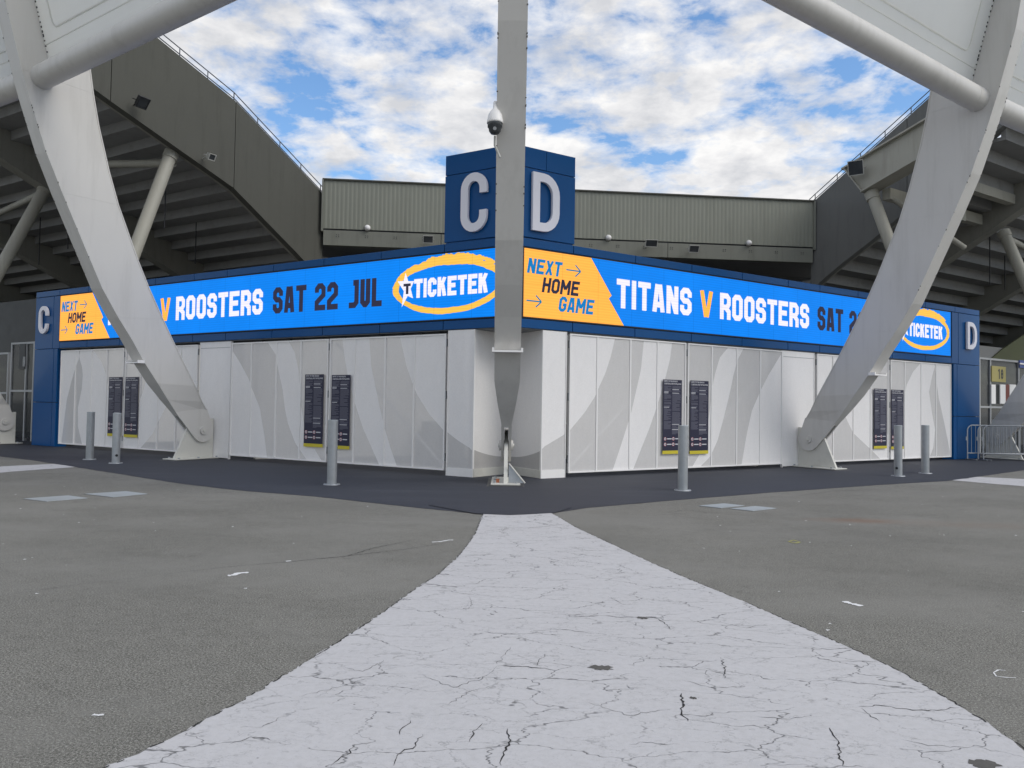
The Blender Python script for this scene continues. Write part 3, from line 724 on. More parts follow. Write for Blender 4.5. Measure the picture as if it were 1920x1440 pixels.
# ------------------------------------------------------------------ LED screens (same content on both wings)
LL = 16.24
def brush_ring(cx, cz, a, b, wt, wb, seed, n=90, a0=0, a1=360):
    r = random.Random(seed); L = []; n *= 2
    jit_o = jit_i = 0
    for i in range(n+1):
        th = radians(a0+(a1-a0)*i/n); s = (sin(th)+1)/2
        w = wb+(wt-wb)*s
        jit_o = jit_o*.8 + r.uniform(-.011, .012)*(.4+1.2*s); jit_i = jit_i*.8 + r.uniform(-.007, .007)
        L.append(((cx+(a+jit_o)*cos(th), cz+(b+jit_o)*sin(th)), (cx+(a-w*1.0-jit_i)*cos(th), cz+(b-w-jit_i)*sin(th))))
    return [(p, q, q2, p2) for (p, q), (p2, q2) in zip(L, L[1:])]
def make_screen():
    e = empty('led_screen', (0, 0, 0))
    mb = MB(); mb.box(WF, (-.03, .0, LED_Z0-.025), (LL+.03, .05, LED_Z1+.025)); mb.build('cabinet', 'black', e)
    zb, zt = LED_Z0, LED_Z1
    jag = [(1.72, zt), (2.30, 3.90), (2.22, 3.83), (2.66, zb)]
    mb = MB(); mb.face([(p[0], -.004, p[1]) for p in ([(0, zb), (2.66, zb), (2.22, 3.83), (2.30, 3.90), (1.72, zt), (0, zt)])]); mb.build('orange_block', 'led_orange', e, recalc=False)
    mb = MB()
    for a, b in zip(jag, jag[1:]): mb.face([(a[0], -.004, a[1]), (LL, -.004, a[1]), (LL, -.004, b[1]), (b[0], -.004, b[1])])
    mb.build('blue_field', 'led_blue', e, recalc=False)
    Y = -.007
    def word(name, mat, *tx):
        for s, x0, x1, z0, z1, kw in tx:
            m_ = MB(); flat(m_, text_quads(s, x0, x1, z0, z1, **kw), Y); m_.build(name, mat, e, recalc=False)
    big = dict(tfrac=.205, gap=.15, chamf=.10)
    word('team_lettering', 'led_white', ('TITANS', 2.44, 4.74, 3.65, 4.29, big), ('ROOSTERS', 5.70, 9.12, 3.65, 4.29, big))
    word('versus_letter', 'led_orange', ('V', 5.02, 5.45, 3.65, 4.29, big))
    word('date_lettering', 'led_navy', ('SAT', 9.48, 10.62, 3.64, 4.28, big), ('22', 10.90, 11.64, 3.64, 4.28, big), ('JUL', 11.98, 12.96, 3.64, 4.28, big))
    it = dict(tfrac=.21, gap=.13, shear=.16, chamf=.12, wide={'M': 1.25})
    word('heading_lettering', 'led_text_blue', ('NEXT', .07, .92, 4.16, 4.47, it), ('GAME', .86, 1.78, 3.44, 3.76, it))
    word('heading_lettering', 'led_navy', ('HOME', .44, 1.38, 3.80, 4.11, it))
    for x0, x1, z in ((1.06, 1.44, 4.33), (.07, .44, 3.60)):
        m_ = MB()
        for pl in ([(x0, z), (x1, z)], [(x1-.14, z+.12), (x1, z)], [(x1-.14, z-.12), (x1, z)]):
            flat(m_, stroke_quads(pl, .030, 0), Y)
        m_.build('arrow', 'led_teal', e, recalc=False)
    # sponsor mark: brushed ring, star and word
    m_ = MB(); flat(m_, brush_ring(14.72, 3.985, 1.44, .60, .165, .125, 5), -.006)
    flat(m_, brush_ring(14.86, 4.08, 1.30, .56, .10, .05, 9, 40, 32, 122), -.0065)
    m_.build('ring', 'led_ring', e, recalc=False)
    word('sponsor_lettering', 'led_white', ('TICKETEK', 13.86, 15.76, 3.76, 4.17, dict(tfrac=.23, gap=.12, chamf=.10)))
    star = [(13.62, 4.33), (13.70, 4.14), (13.86, 4.13), (13.77, 3.97), (13.84, 3.76), (13.69, 3.82), (13.53, 3.58), (13.58, 3.93), (13.40, 4.16), (13.57, 4.15)]
    m_ = MB(); cxs, czs = 13.66, 3.98
    for a, b in zip(star, star[1:]+star[:1]): m_.face([(a[0], Y, a[1]), (b[0], Y, b[1]), (czs*0+cxs, Y, czs)])
    m_.build('star', 'led_white', e, recalc=False)
    m_ = MB(); flat(m_, [[(13.57, 4.09), (13.77, 4.09), (13.77, 4.03), (13.57, 4.03)], [(13.64, 4.03), (13.71, 4.03), (13.71, 3.86), (13.64, 3.86)]], Y-.002)
    m_.build('star_letter', 'led_navy', e, recalc=False)
    return e
scr = make_screen()
GRP = 'LED screens on the entrance building'
scr.location = FR(.26, .012, 0); scr.rotation_euler.z = ANG_R
tag(scr, 'long LED screen on the right wing, NEXT HOME GAME beside the corner column', 'LED screen', GRP)
s2 = dup(scr)
s2.location = FL(16.33, .012, 0); s2.rotation_euler.z = ANG_L
tag(s2, 'long LED screen on the left wing, ringed sponsor name beside the corner column', 'LED screen', GRP)

# ------------------------------------------------------------------ solid letters
def round_letter(ch, w, h, t):
    l, r_, b, tp = t/2, w-t/2, t/2, h-t/2; R = (w-t)/2*.96; Rz = R*1.12
    if ch == 'C':
        pl = [(r_, h*.645)] + [(r_, tp-Rz)] + arc(r_-R, tp-Rz, R, 0, 90, 6, Rz) + arc(l+R, tp-Rz, R, 90, 180, 6, Rz) + arc(l+R, b+Rz, R, 180, 270, 6, Rz) + arc(r_-R, b+Rz, R, 270, 360, 6, Rz) + [(r_, h*.355)]
        pl2 = [pl[0]]
        for p in pl[1:]:
            if (V(p)-V(pl2[-1])).length > .004: pl2.append(p)
        return stroke_quads(pl2, t, 0)
    R2 = (w-t)*.62
    pl = [(l, b), (l, tp)] + [(r_-R2, tp)] + arc(r_-R2, tp-R2*1.1, R2, 90, 0, 6, R2*1.1)[1:] + arc(r_-R2, b+R2*1.1, R2, 0, -90, 6, R2*1.1)
    return stroke_quads(pl, t, 1)
def letter(ch, fr, ang, u_left, z0, w, h, t, label):
    o_ = fr(u_left, .02, z0); mb = MB()
    for q in round_letter(ch, w, h, t):
        mb.prism([(p.x, 0, p.y) for p in q], [(p.x, -.065, p.y) for p in q])
    ob = mb.build('letter_sign', 'letter', base=(0, 0, 0), label=label, cat='letter sign', group='raised white letters')
    ob.location = o_; ob.rotation_euler.z = ang
letter('C', FL, ANG_L, 1.235, 5.03, .64, 1.22, .175, 'big raised white letter C on the left face of the blue tower')
letter('D', FR, ANG_R, .41, 5.03, .67, 1.19, .175, 'big raised white letter D on the right face of the blue tower')
letter('C', FL, ANG_L, 17.44, 3.52, .51, .87, .125, 'smaller raised white letter C on the left end post beside the screen')
letter('D', FR, ANG_R, 17.42, 3.54, .58, .88, .135, 'smaller raised white letter D on the right end post beside the screen')

# ------------------------------------------------------------------ perforated gates
GS = -.03
GZ0L, GZ1L = FL.uz(480, 857.5, GS)[1], FL.uz(480, 641.5, GS)[1]
GZ0R, GZ1R = FR.uz(1420, 872, GS)[1], FR.uz(1420, 654, GS)[1]
class Curve:
    """boundary of the printed swooshes as u(z) on a wing, from measured photo points"""
    def __init__(s, fr, pts, o=None):
        o = GS if o is None else o; q = sorted((fr.uz(x, y, o)[1], fr.uz(x, y, o)[0]) for x, y in pts); s.z = [a for a, _ in q]; s.u = [b for _, b in q]
    def __call__(s, z):
        if z <= s.z[0]:
            k = (s.u[1]-s.u[0])/max(1e-3, s.z[1]-s.z[0]); return s.u[0]+k*(z-s.z[0])
        for i in range(len(s.z)-1):
            if z <= s.z[i+1]:
                a = (z-s.z[i])/max(1e-4, s.z[i+1]-s.z[i]); return s.u[i]+(s.u[i+1]-s.u[i])*a
        k = (s.u[-1]-s.u[-2])/max(1e-3, s.z[-1]-s.z[-2]); return s.u[-1]+k*(z-s.z[-1])
class Band:
    """grey region between two curves, optionally limited in height"""
    def __init__(s, a, b, z0=-9, z1=9): s.a, s.b, s.z0, s.z1 = a, b, z0, z1
    def span(s, z):
        x = s.a(z) if callable(s.a) else s.a; y = s.b(z) if callable(s.b) else s.b
        return (x, y) if x <= y else (y, x)
cL = lambda *p: Curve(FL, p)
cR = lambda *p: Curve(FR, p)
l_g0 = cL((432, 652), (450, 680), (467, 712), (471, 725), (487, 765), (496, 820), (500, 855))
l_bL = cL((502, 642), (517, 665), (522, 695), (530, 732), (534, 767), (540, 795), (553, 830), (572, 858))
l_bR = cL((541, 640), (552, 660), (560, 695), (564, 760), (570, 795), (582, 830), (602, 862))
l_b3 = cL((642, 637), (646, 670), (652, 705), (665, 755), (680, 802), (697, 840), (711, 872))
l_b2 = cL((692, 632), (696, 687), (701, 712), (710, 755), (720, 800), (732, 840), (744, 874))
l_b1 = cL((750, 632), (755, 655), (762, 687), (772, 715), (782, 740), (805, 777), (830, 805), (840, 812), (877, 838))
l_gl = cL((150, 660), (147, 675), (140, 693), (133, 718), (125, 750), (116, 822))
l_gr = cL((148, 660), (149, 672), (154, 690), (155, 705), (153, 730), (146, 765), (146, 800), (154, 835))
l_c1 = cL((174, 655), (190, 678), (198, 700), (204, 735), (208, 790), (212, 830))
l_c2 = cL((285, 655), (280, 690), (268, 735), (250, 780), (232, 812), (214, 835))
l_c3 = cL((265, 838), (287, 812), (297, 790), (313, 760), (330, 715), (338, 670))
l_c4 = cL((352, 838), (350, 790), (346, 740), (342, 670))
GREY_L = [Band(l_gl, l_gr), Band(l_c1, l_c2, .55), Band(l_c3, l_c4), Band(l_g0, l_bL), Band(l_bR, l_b3), Band(l_b2, l_b1)]
r_b1 = cR((1152, 640), (1145, 670), (1135, 700), (1125, 722), (1115, 745), (1095, 775), (1070, 805), (1057, 816), (1025, 835))
r_b2 = cR((1207, 642), (1202, 692), (1192, 737), (1182, 780), (1167, 827), (1150, 878))
r_b3 = cR((1260, 645), (1256, 675), (1247, 712), (1232, 762), (1217, 805), (1197, 855), (1188, 878))
r_bL = cR((1365, 652), (1350, 670), (1341, 700), (1335, 730), (1331, 770), (1324, 812), (1314, 848), (1300, 872))
r_bR = cR((1395, 652), (1382, 677), (1375, 705), (1370, 730), (1360, 772), (1346, 825), (1332, 856), (1316, 872))
r_g0 = cR((1466, 662), (1455, 680), (1440, 705), (1425, 735), (1410, 770), (1401, 810), (1391, 868))
r_c3 = cR((1640, 850), (1630, 840), (1600, 812), (1583, 777), (1570, 730), (1563, 680))
r_c4 = cR((1545, 862), (1550, 800), (1556, 740), (1560, 680))
r_c1 = cR((1727, 680), (1712, 697), (1700, 722), (1694, 760), (1690, 810), (1688, 850))
r_c2 = cR((1612, 676), (1622, 705), (1635, 740), (1652, 790), (1672, 830), (1686, 852))
r_gl = cR((1752, 690), (1748, 705), (1742, 735), (1747, 770), (1753, 805), (1750, 840), (1742, 860))
r_gr = cR((1753, 690), (1756, 715), (1760, 745), (1770, 790), (1780, 840), (1783, 858))
GREY_R = [Band(r_gl, r_gr), Band(r_c1, r_c2, .55), Band(r_c3, r_c4), Band(r_g0, r_bR), Band(r_bL, r_b3), Band(r_b2, r_b1)]
def mesh_sheet(fr, u0, u1, z0, z1, bands, s, mats, name, parent, P=None):
    """a bay of perforated sheet cut along the swoosh edges; P maps (u,z) to a place (default: the wing's plane)"""
    P = P or (lambda u, z: fr(u, s, z)); mb = MB(); n = max(4, int((z1-z0)/.06))
    cl = lambda x: min(max(x, u0), u1)
    for i in range(n):
        za, zb = z0+(z1-z0)*i/n, z0+(z1-z0)*(i+1)/n; zm = (za+zb)/2
        act = []
        for b in bands:
            if not (b.z0 <= zm <= b.z1): continue
            a0, b0 = b.span(za); a1, b1 = b.span(zb)
            a0, b0, a1, b1 = cl(a0), cl(b0), cl(a1), cl(b1)
            if max(b0-a0, b1-a1) > 1e-4: act.append((a0, b0, a1, b1))
        act.sort(key=lambda q: q[0]+q[2]); p0 = p1 = u0
        for a0, b0, a1, b1 in act:
            a0, a1 = max(a0, p0), max(a1, p1); b0, b1 = max(b0, a0), max(b1, a1)
            if a0-p0 > 1e-5 or a1-p1 > 1e-5: mb.face([P(p0, za), P(a0, za), P(a1, zb), P(p1, zb)], 0)
            mb.face([P(a0, za), P(b0, za), P(b1, zb), P(a1, zb)], 1); p0, p1 = b0, b1
        if u1-p0 > 1e-5 or u1-p1 > 1e-5: mb.face([P(p0, za), P(u1, za), P(u1, zb), P(p1, zb)], 0)
    return mb.build(name, mats, parent, recalc=False)
def gate(fr, px, bands, label):
    us = sorted(fr.uz(x, 750, GS)[0] for x in px); u0, u1, mul = us[0], us[-1], us[1:-1]
    z0, z1 = (GZ0L, GZ1L) if fr is FL else (GZ0R, GZ1R)
    e = empty('gate_leaf', fr((u0+u1)/2, GS-.04, 0), label, 'gate', 'perforated white gate leaves')
    t = .032; g = GS+.03
    mb = MB(); mb.box(fr, (u0, g-.075, z0), (u0+t, g-.01, z1)); mb.box(fr, (u1-t, g-.075, z0), (u1, g-.01, z1))
    mb.box(fr, (u0+t, g-.075, z0), (u1-t, g-.012, z0+t)); mb.box(fr, (u0+t, g-.075, z1-t), (u1-t, g-.012, z1)); mb.build('frame', 'frame_white', e)
    for m in mul:
        mb = MB(); mb.box(fr, (m-.019, g-.070, z0+t), (m+.019, g-.015, z1-t)); mb.build('mullion', 'frame_white', e)
    ed = [u0+t] + mul + [u1-t]
    for a, b in zip(ed, ed[1:]):
        mesh_sheet(fr, a, b, z0+t, z1-t, bands, g-.032, ['mesh_white', 'mesh_grey'], 'mesh_panel', e)
    mb = MB(); mb.path([fr(u0+.1, g-.12, z0+.1), fr(u1-.1, g-.12, z1-.1)], .03, 4); mb.build('brace', 'frame_white', e)
    for zz_ in (.30, 1.6, 2.7):
        mb = MB(); mb.box(fr, (u0-.016, g-.06, zz_), (u0-.001, g-.02, zz_+.16)); mb.build('hinge', 'galv', e)
    return e
gate(FL, (112.5, 140, 170, 199, 231), GREY_L, 'outermost gate leaf on the left wing, beside the blue C end post')
gate(FL, (233.5, 262, 296, 330, 369), GREY_L, 'left-wing gate leaf partly hidden behind the left leaning steel leg')
gate(FL, (433, 470, 517, 563, 614.5), GREY_L, 'left-wing gate leaf just right of the left leaning steel leg')
gate(FL, (617.5, 664, 721, 776, 835.3), GREY_L, 'left-wing gate leaf next to the corner screen and the central column')
gate(FR, (1066.5, 1119, 1181, 1232, 1285), GREY_R, 'right-wing gate leaf next to the corner screen and the central column')
gate(FR, (1288.5, 1334, 1381, 1425, 1466), GREY_R, 'right-wing gate leaf just left of the right leaning steel leg')
gate(FR, (1531, 1562, 1600, 1632, 1666), GREY_R, 'right-wing gate leaf partly hidden behind the right leaning steel leg')
gate(FR, (1669, 1696, 1727, 1755, 1782.5), GREY_R, 'outermost gate leaf on the right wing, beside the blue D end post')
for fr, a, b, lab in ((FL, 8.40, 9.63, 'narrow fixed white screen behind the foot of the left steel leg'), (FR, 8.37, 9.69, 'narrow fixed white screen behind the foot of the right steel leg')):
    e = empty('fixed_screen', fr((a+b)/2, GS, 0), lab, 'screen', 'fixed white screens behind the steel legs')
    mesh_sheet(fr, a, b, .16, 3.02, [], GS-.01, ['mesh_white', 'mesh_grey'], 'mesh_panel', e)
    mb = MB(); mb.box(fr, (a+.02, GS-.05, .03), (b-.02, GS+.002, .16)); mb.build('kick_board', 'frame_white', e)
    for q in (a+.01, b-.01):
        mb = MB(); mb.box(fr, (q-.01, GS-.06, .0), (q+.01, GS+.004, 3.02)); mb.build('frame', 'frame_white', e)
    mb = MB(); mb.box(fr, (a+.02, GS-.05, 2.86), (b-.02, GS-.004, 2.872)); mb.build('rail', 'aluminium', e)
# the folded screen round the corner
cs = empty('corner_screen', K+V((0, .3, 0)), 'folded white perforated screen behind the central column', 'screen')
VX = V((-.02, 16.75, 0))
def rec(P0, nm_bands, side):
    d = (VX-P0); Lr = d.length; d = d/Lr
    def P(u, z): return P0 + d*u + Z*z
    a = Curve.__new__(Curve); 
    # the big circle's lower edge wraps across the recess
    zz_ = lambda u: .57 - .20*(1-(1-u/Lr)**2)
    mb = MB(); n = 24
    for i in range(n):
        ua, ub = Lr*i/n, Lr*(i+1)/n
        mb.face([P(ua, .16), P(ub, .16), P(ub, zz_(ub)), P(ua, zz_(ua))], 1)
        mb.face([P(ua, zz_(ua)), P(ub, zz_(ub)), P(ub, 3.03), P(ua, 3.03)], 0)
    mb.build('mesh_panel', ['mesh_rec', 'mesh_rec_grey'], cs, recalc=False)
    mb = MB(); q = V((-d.y, d.x, 0))*.02
    mb.box8([P0-q, VX-q, VX+q, P0+q, P0-q+Z*.17, VX-q+Z*.17, VX+q+Z*.17, P0+q+Z*.17]); mb.build('kick_board', 'base_white', cs)
_b1 = Curve(FL, ((750, 632), (762, 687), (772, 715), (805, 777), (830, 805), (840, 812), (858, 826), (877, 838)), 0.0)
_b2 = Curve(FR, ((1152, 640), (1135, 700), (1115, 745), (1070, 805), (1057, 816), (1040, 826), (1025, 835)), 0.0)
for fr, a, b, bands in ((FL, .90, 1.535, [Band(_b1, 9.0)]), (FR, .78, 1.36, [Band(_b2, 9.0)])):
    mb = MB(); mb.box(fr, (b-.05, -.5, 0), (b-.02, -.052, 3.03)); mb.build('side_return', 'dark', cs)
    mesh_sheet(fr, a, b, .17, 3.03, bands, -.012, ['mesh_white', 'mesh_grey'], 'mesh_panel', cs)
    mb = MB(); mb.box(fr, (a, -.04, 0), (b, -.002, .17)); mb.build('kick_board', 'frame_white', cs)
    mb = MB(); mb.box(fr, (a-.02, -.05, 0), (a, 0.002, 3.03)); mb.box(fr, (b, -.05, 0), (b+.018, .002, 3.03)); mb.build('frame', 'frame_white', cs)
    rec(fr(a-.012, -.02, 0), None, 0)
mb = MB(); mb.prism([FL(1.6, -.05, 3.032), FL(.0, -.03, 3.032), FR(0, -.03, 3.032), FR(1.45, -.05, 3.032), VX+V((0, .2, 3.032))],
                    [FL(1.6, -.05, 3.05), FL(.0, -.03, 3.05), FR(0, -.03, 3.05), FR(1.45, -.05, 3.05), VX+V((0, .2, 3.05))]); mb.build('top_closer', 'soffit', cs)

# concourse room seen through the perforations
rm = empty('concourse_room', V((0, 26, 0)), 'pale block walled concourse faintly visible through the perforated gates', 'room')
for fr, e1 in ((FL, 17.4), (FR, 17.9)):
    mb = MB(); mb.box(fr, (-3.0, -7.6, 0), (e1, -7.4, 4.4)); mb.build('back_wall', 'room_wall', rm)
    mb = MB(); mb.box(fr, (e1-.2, -7.4, 0), (e1, -1.4, 4.4)); mb.build('side_wall', 'room_wall', rm)
    for u in (2.6, 7.0, 12.0):
        mb = MB(); mb.box(fr, (u, -3.4, 0), (u+.45, -3.0, 4.4)); mb.build('column', 'concrete', rm)
    for u in (4.2, 10.0, 14.2):
        mb = MB(); mb.box(fr, (u, -5.2, 0), (u+1.5, -4.5, 1.0)); mb.build('counter', 'lamp_white', rm)
mb = MB(); mb.box(FR, (2.6, -3.35, 2.05), (3.3, -3.3, 2.35)); mb.build('hanging_sign', 'yellow_sign', rm)

# ------------------------------------------------------------------ notices on the gates
def make_notice():
    e = empty('entry_notice', (0, 0, 0)); W_, H_ = .54, 1.74
    mb = MB(); mb.box(WF, (-W_/2, -.008, 0.05), (W_/2, 0, H_)); mb.build('board', 'notice_navy', e)
    mb = MB(); mb.box(WF, (-W_/2-.004, -.010, -.03), (W_/2+.004, 0.0, .0495)); mb.build('footer_strip', 'notice_yellow', e)
    r = random.Random(5); mb = MB()
    def column(x0, x1, z, zend, bold):
        k = 0
        while z > zend:
            if k in bold:
                w = (x1-x0)*r.uniform(.5, 1); mb.face([(x0, -.0095, z), (x0+w, -.0095, z), (x0+w, -.0095, z-.013), (x0, -.0095, z-.013)], 1); z -= .026
            else:
                w = (x1-x0)*(r.uniform(.35, .6) if r.random() < .2 else r.uniform(.82, 1)); mb.face([(x0, -.0095, z), (x0+w, -.0095, z), (x0+w, -.0095, z-.0125), (x0, -.0095, z-.0125)], 0); z -= .0195
            if r.random() < .09: z -= .02
            k += 1
    column(-.245, -.03, 1.59, .55, (7, 8, 22)); column(-.01, .245, 1.59, .44, (4, 7, 44, 50))
    mb.build('body_text', ['notice_text', 'notice_white'], e, recalc=False, kind='stuff')
    for k, (s, x, z) in enumerate((('ENTRY TO THIS VENUE IS', -.245, 1.685), ('CONDITIONAL UPON THE FOLLOWING', -.245, 1.625))):
        cu = bpy.data.curves.new('heading', 'FONT'); cu.body = s; cu.size = .05; cu.offset = .0012
        o = bpy.data.objects.new('heading', cu); COL.objects.link(o)
        bpy.context.view_layer.update()
        dg = bpy.context.evaluated_depsgraph_get(); me = bpy.data.meshes.new_from_object(o.evaluated_get(dg))
        xs = [v.co.x for v in me.vertices]; wd_ = (.38, .49)[k]; sc = wd_/(max(xs)-min(xs)) if xs else 1
        for v in me.vertices: v.co = V((x+v.co.x*sc, -.0098, z+v.co.y*1.0))
        me.materials.clear(); me.materials.append(MT['notice_white'])
        bpy.data.objects.remove(o); ob = bpy.data.objects.new('heading', me); COL.objects.link(ob); ob.parent = e
    for x, z in ((-.205, .33), (.03, .33), (-.205, .20), (.03, .20)):
        mb = MB(); n = 14
        mb.face([(x+.037*cos(2*pi*i/n), -.0096, z+.044*sin(2*pi*i/n)) for i in range(n)]); o = mb.build('icon', 'notice_white', e, recalc=False)
        mb = MB()
        for i in range(n):
            a, b = 2*pi*i/n, 2*pi*(i+1)/n
            mb.face([(x+q*cos(t_), -.0101, z+q*1.18*sin(t_)) for q, t_ in ((.036, a), (.036, b), (.029, b), (.029, a))], 0)
        mb.face([(x-.012, -.0101, z-.018), (x+.010, -.0101, z-.018), (x+.014, -.0101, z+.010), (x-.004, -.0101, z+.020)], 1)
        mb.build('ring', ['notice_red', 'notice_navy'], o, root=e, recalc=False)
        mb = MB(); mb.face([(x+.055, -.0096, z+.012), (x+.185, -.0096, z+.012), (x+.185, -.0096, z-.012), (x+.055, -.0096, z-.012)]); mb.build('caption', 'notice_white', e, recalc=False)
    return e
proto = make_notice()
spots = [(FL, ANG_L, 203, 228, 707, 818, 'dark entry notice on the left end gate, left one of its pair'),
         (FL, ANG_L, 234, 258.5, 707, 820, 'dark entry notice on the left end gate, nearest the left steel leg'),
         (FL, ANG_L, 571, 606, 702, 838, 'dark entry notice left of the single left bollard, its lower edge clear'),
         (FL, ANG_L, 621, 656, 703, 842, 'dark entry notice partly covered by the single left bollard'),
         (FR, ANG_R, 1243, 1278, 712, 851, 'dark entry notice left of the gap, partly covered by the single right bollard'),
         (FR, ANG_R, 1294, 1328, 714, 851, 'dark entry notice just right of the single right bollard'),
         (FR, ANG_R, 1639, 1662.5, 729, 841, 'dark entry notice beside the right steel leg, fully visible'),
         (FR, ANG_R, 1671, 1694, 731, 842, 'dark entry notice on the right end gate, lower half behind a bollard')]
for k, (fr, an, x0, x1, y0, y1, lab) in enumerate(spots):
    e = proto if k == 0 else dup(proto)
    xm = (x0+x1)/2; o_ = GS+.04; u = fr.uz(xm, 770, o_)[0]
    zt = fr.uz(xm, y0, o_)[1]; zb = fr.uz(xm, y1, o_)[1]
    wu = abs(fr.uz(x0, 770, o_)[0]-fr.uz(x1, 770, o_)[0])
    e.location = fr(u, o_, zb+.03*(zt-zb)/1.77); e.rotation_euler.z = an; e.scale = (wu/.54, 1, (zt-zb)/1.77)
    tag(e, lab, 'notice', 'entry notices on the gates')

# ------------------------------------------------------------------ leaning steel legs
PROF = [  # outer s,z ; inner s,z ; half width
    (5.62, 12.6, 3.95, 12.6, .195), (5.40, 10.9, 3.68, 10.9, .198), (5.21, 9.82, 3.50, 9.92, .20), (4.85, 8.52, 3.27, 8.55, .203), (4.65, 7.90, 3.12, 7.85, .206),
    (4.29, 6.89, 2.84, 6.85, .210), (3.92, 6.08, 2.59, 6.11, .214), (3.28, 4.76, 2.05, 4.87, .218), (2.94, 4.07, 1.72, 4.20, .221), (2.53, 3.43, 1.35, 3.53, .223),
    (2.18, 2.95, 1.05, 3.0, .224), (1.82, 2.39, .70, 2.42, .225), (1.45, 1.90, .36, 1.86, .225), (1.12, 1.50, .10, 1.46, .165), (.75, 1.08, -.13, 1.20, .085)]
def leg(pin, o, t, c0, label, k_=1.0):
    """pin: ground point under the pin; o: outward; t: sideways; c0: sideways offset of the leg's centre from pin"""
    base = V((pin.x, pin.y, 0)) + t*(c0*k_)
    F = lambda w, s, z: base + t*(w*k_) + o*(s*k_) + Z*(z if z < .3 else CAM_H + k_*(z-CAM_H))
    e = empty('steel_leg', base, label, 'steel leg', 'leaning white steel legs round the stadium')
    mb = MB()
    for a, b in zip(PROF, PROF[1:]):
        wa, wb = a[4]-.009, b[4]-.009
        i_ = lambda q: (q[0]-.004, q[1], q[2]+.004, q[3])
        A_, B__ = i_(a), i_(b)
        for sg in (-1, 1):
            mb.face([F(sg*wa, A_[0], A_[1]), F(sg*wa, A_[2], A_[3]), F(sg*wb, B__[2], B__[3]), F(sg*wb, B__[0], B__[1])])
    mb.build('web', 'steel_white', e, recalc=False)
    for k, nm in ((0, 'outer_flange'), (2, 'inner_flange')):
        mb = MB(); sg = -.028 if k == 0 else .028; rows = []
        for q in PROF:
            w = q[4]; s_, z_ = q[k], q[k+1]; rows.append([F(-w, s_, z_), F(w, s_, z_), F(w, s_+sg, z_), F(-w, s_+sg, z_)])
        k0 = len(mb.v)
        for R_ in rows: mb.v += R_
        for i in range(len(rows)-1):
            for j in range(4):
                a, b = k0+4*i+j, k0+4*i+(j+1) % 4; mb.f.append((a, b, b+4, a+4)); mb.m.append(0); mb.sm.append(False)
        mb.f.append((k0, k0+1, k0+2, k0+3)); mb.f.append(tuple(k0+4*(len(rows)-1)+j for j in (3, 2, 1, 0))); mb.m += [0, 0]; mb.sm += [False]*2
        mb.build(nm, 'steel_white', e)
    for k in (3, 6, 9):
        q = PROF[k]
        for sg in (-1, 1):
            mb = MB(); w = sg*(q[4]-.009); a_, b_ = F(w, q[0]-.03, q[1]), F(w, q[2]+.03, q[3]); mb.path([a_, b_], .003, 5, caps=False); mb.build('weld_seam', 'steel_white', e)
    mb = MB(); r = random.Random(int(abs(pin.x)*10)+3)
    for i in range(34):
        k = r.choice((2, 3, 4, 4, 5, 6, 6, 7)); f_ = r.random()**2; q0, q1 = PROF[k], PROF[k+1]
        s_, z_, w_ = q0[0]+(q1[0]-q0[0])*f_, q0[1]+(q1[1]-q0[1])*f_, (q0[4]+(q1[4]-q0[4])*f_)
        sg = r.choice((-1, 1)); h_ = r.uniform(.003, .02)
        mb.box(F, (sg*w_-.010-(.004 if sg > 0 else -.004), s_-.006, z_-h_), (sg*w_+.010-(.004 if sg > 0 else -.004), s_+.004, z_+h_))
    mb.build('paint_chips', 'chip', e, kind='stuff')
    # collar plate with turned-up ears
    mb = MB(); mb.box(F, (-.262, 1.845, 2.375), (.262, 2.02, 2.405)); mb.box(F, (-.262, 1.845, 2.405), (-.228, 2.02, 2.45)); mb.box(F, (.228, 1.845, 2.405), (.262, 2.02, 2.45)); mb.build('collar_plate', 'frame_white', e)
    # cheek plates round the pin
    out_ = [(.86, 1.20), (.245, .505)] + [(.31*cos(radians(a)), .70+.31*sin(radians(a))) for a in range(-52, -232, -15)] + [(-.245, .89), (-.10, 1.28)]
    for w0, w1 in ((-.095, -.045), (.045, .095)):
        mb = MB(); mb.prism([F(w0, s, z) for s, z in out_], [F(w1, s, z) for s, z in out_]); ck = mb.build('cheek_plate', 'steel_white', e)
    mb = MB(); mb.rod(F(-.135, 0, .70), F(.135, 0, .70), .10, 20); p_ = mb.build('pin', 'steel_white', e)
    mb = MB(); mb.rod(F(-.155, 0, .70), F(.155, 0, .70), .04, 14); mb.build('pin_cap', 'base_white', p_, root=e)
    # clevis gusset and base plate
    mb = MB(); gz = [(.80, .045), (.44, .76), (.10, .98), (-.36, 1.02), (-.36, .045)]
    mb.prism([F(-.035, s, z) for s, z in gz], [F(.035, s, z) for s, z in gz]); mb.build('gusset', 'base_white', e)
    mb = MB(); mb.box(F, (-.27, -.50, .022), (.27, .92, .045)); mb.build('base_plate', 'base_white', e, bevel=.004)
    mb = MB(); mb.prism([F(x, s, .0) for x, s in ((-.36, -.6), (.36, -.6), (.36, 1.05), (-.36, 1.05))], [F(x, s, .022) for x, s in ((-.27, -.5), (.27, -.5), (.27, .92), (-.27, .92))]); mb.build('grout_pad', 'dark', e)
    for x in (-.2, .2):
        for s in (-.36, .2, .78):
            mb = MB(); mb.rod(F(x, s, .045), F(x, s, .075), .028, 6); mb.build('anchor_bolt', 'galv', e)
    return F
KL, KR = .9585, .953      # size of the wing legs against the corner column
PIN_L = V((-8.162, 20.416, 0))*KL; PIN_R = V((8.018, 20.795, 0))*KR; PIN_C = V((-.095, 14.95, 0))
NC, TC = V((.006, -1, 0)).normalized(), V((1, .006, 0)).normalized()
STEP = 10.23
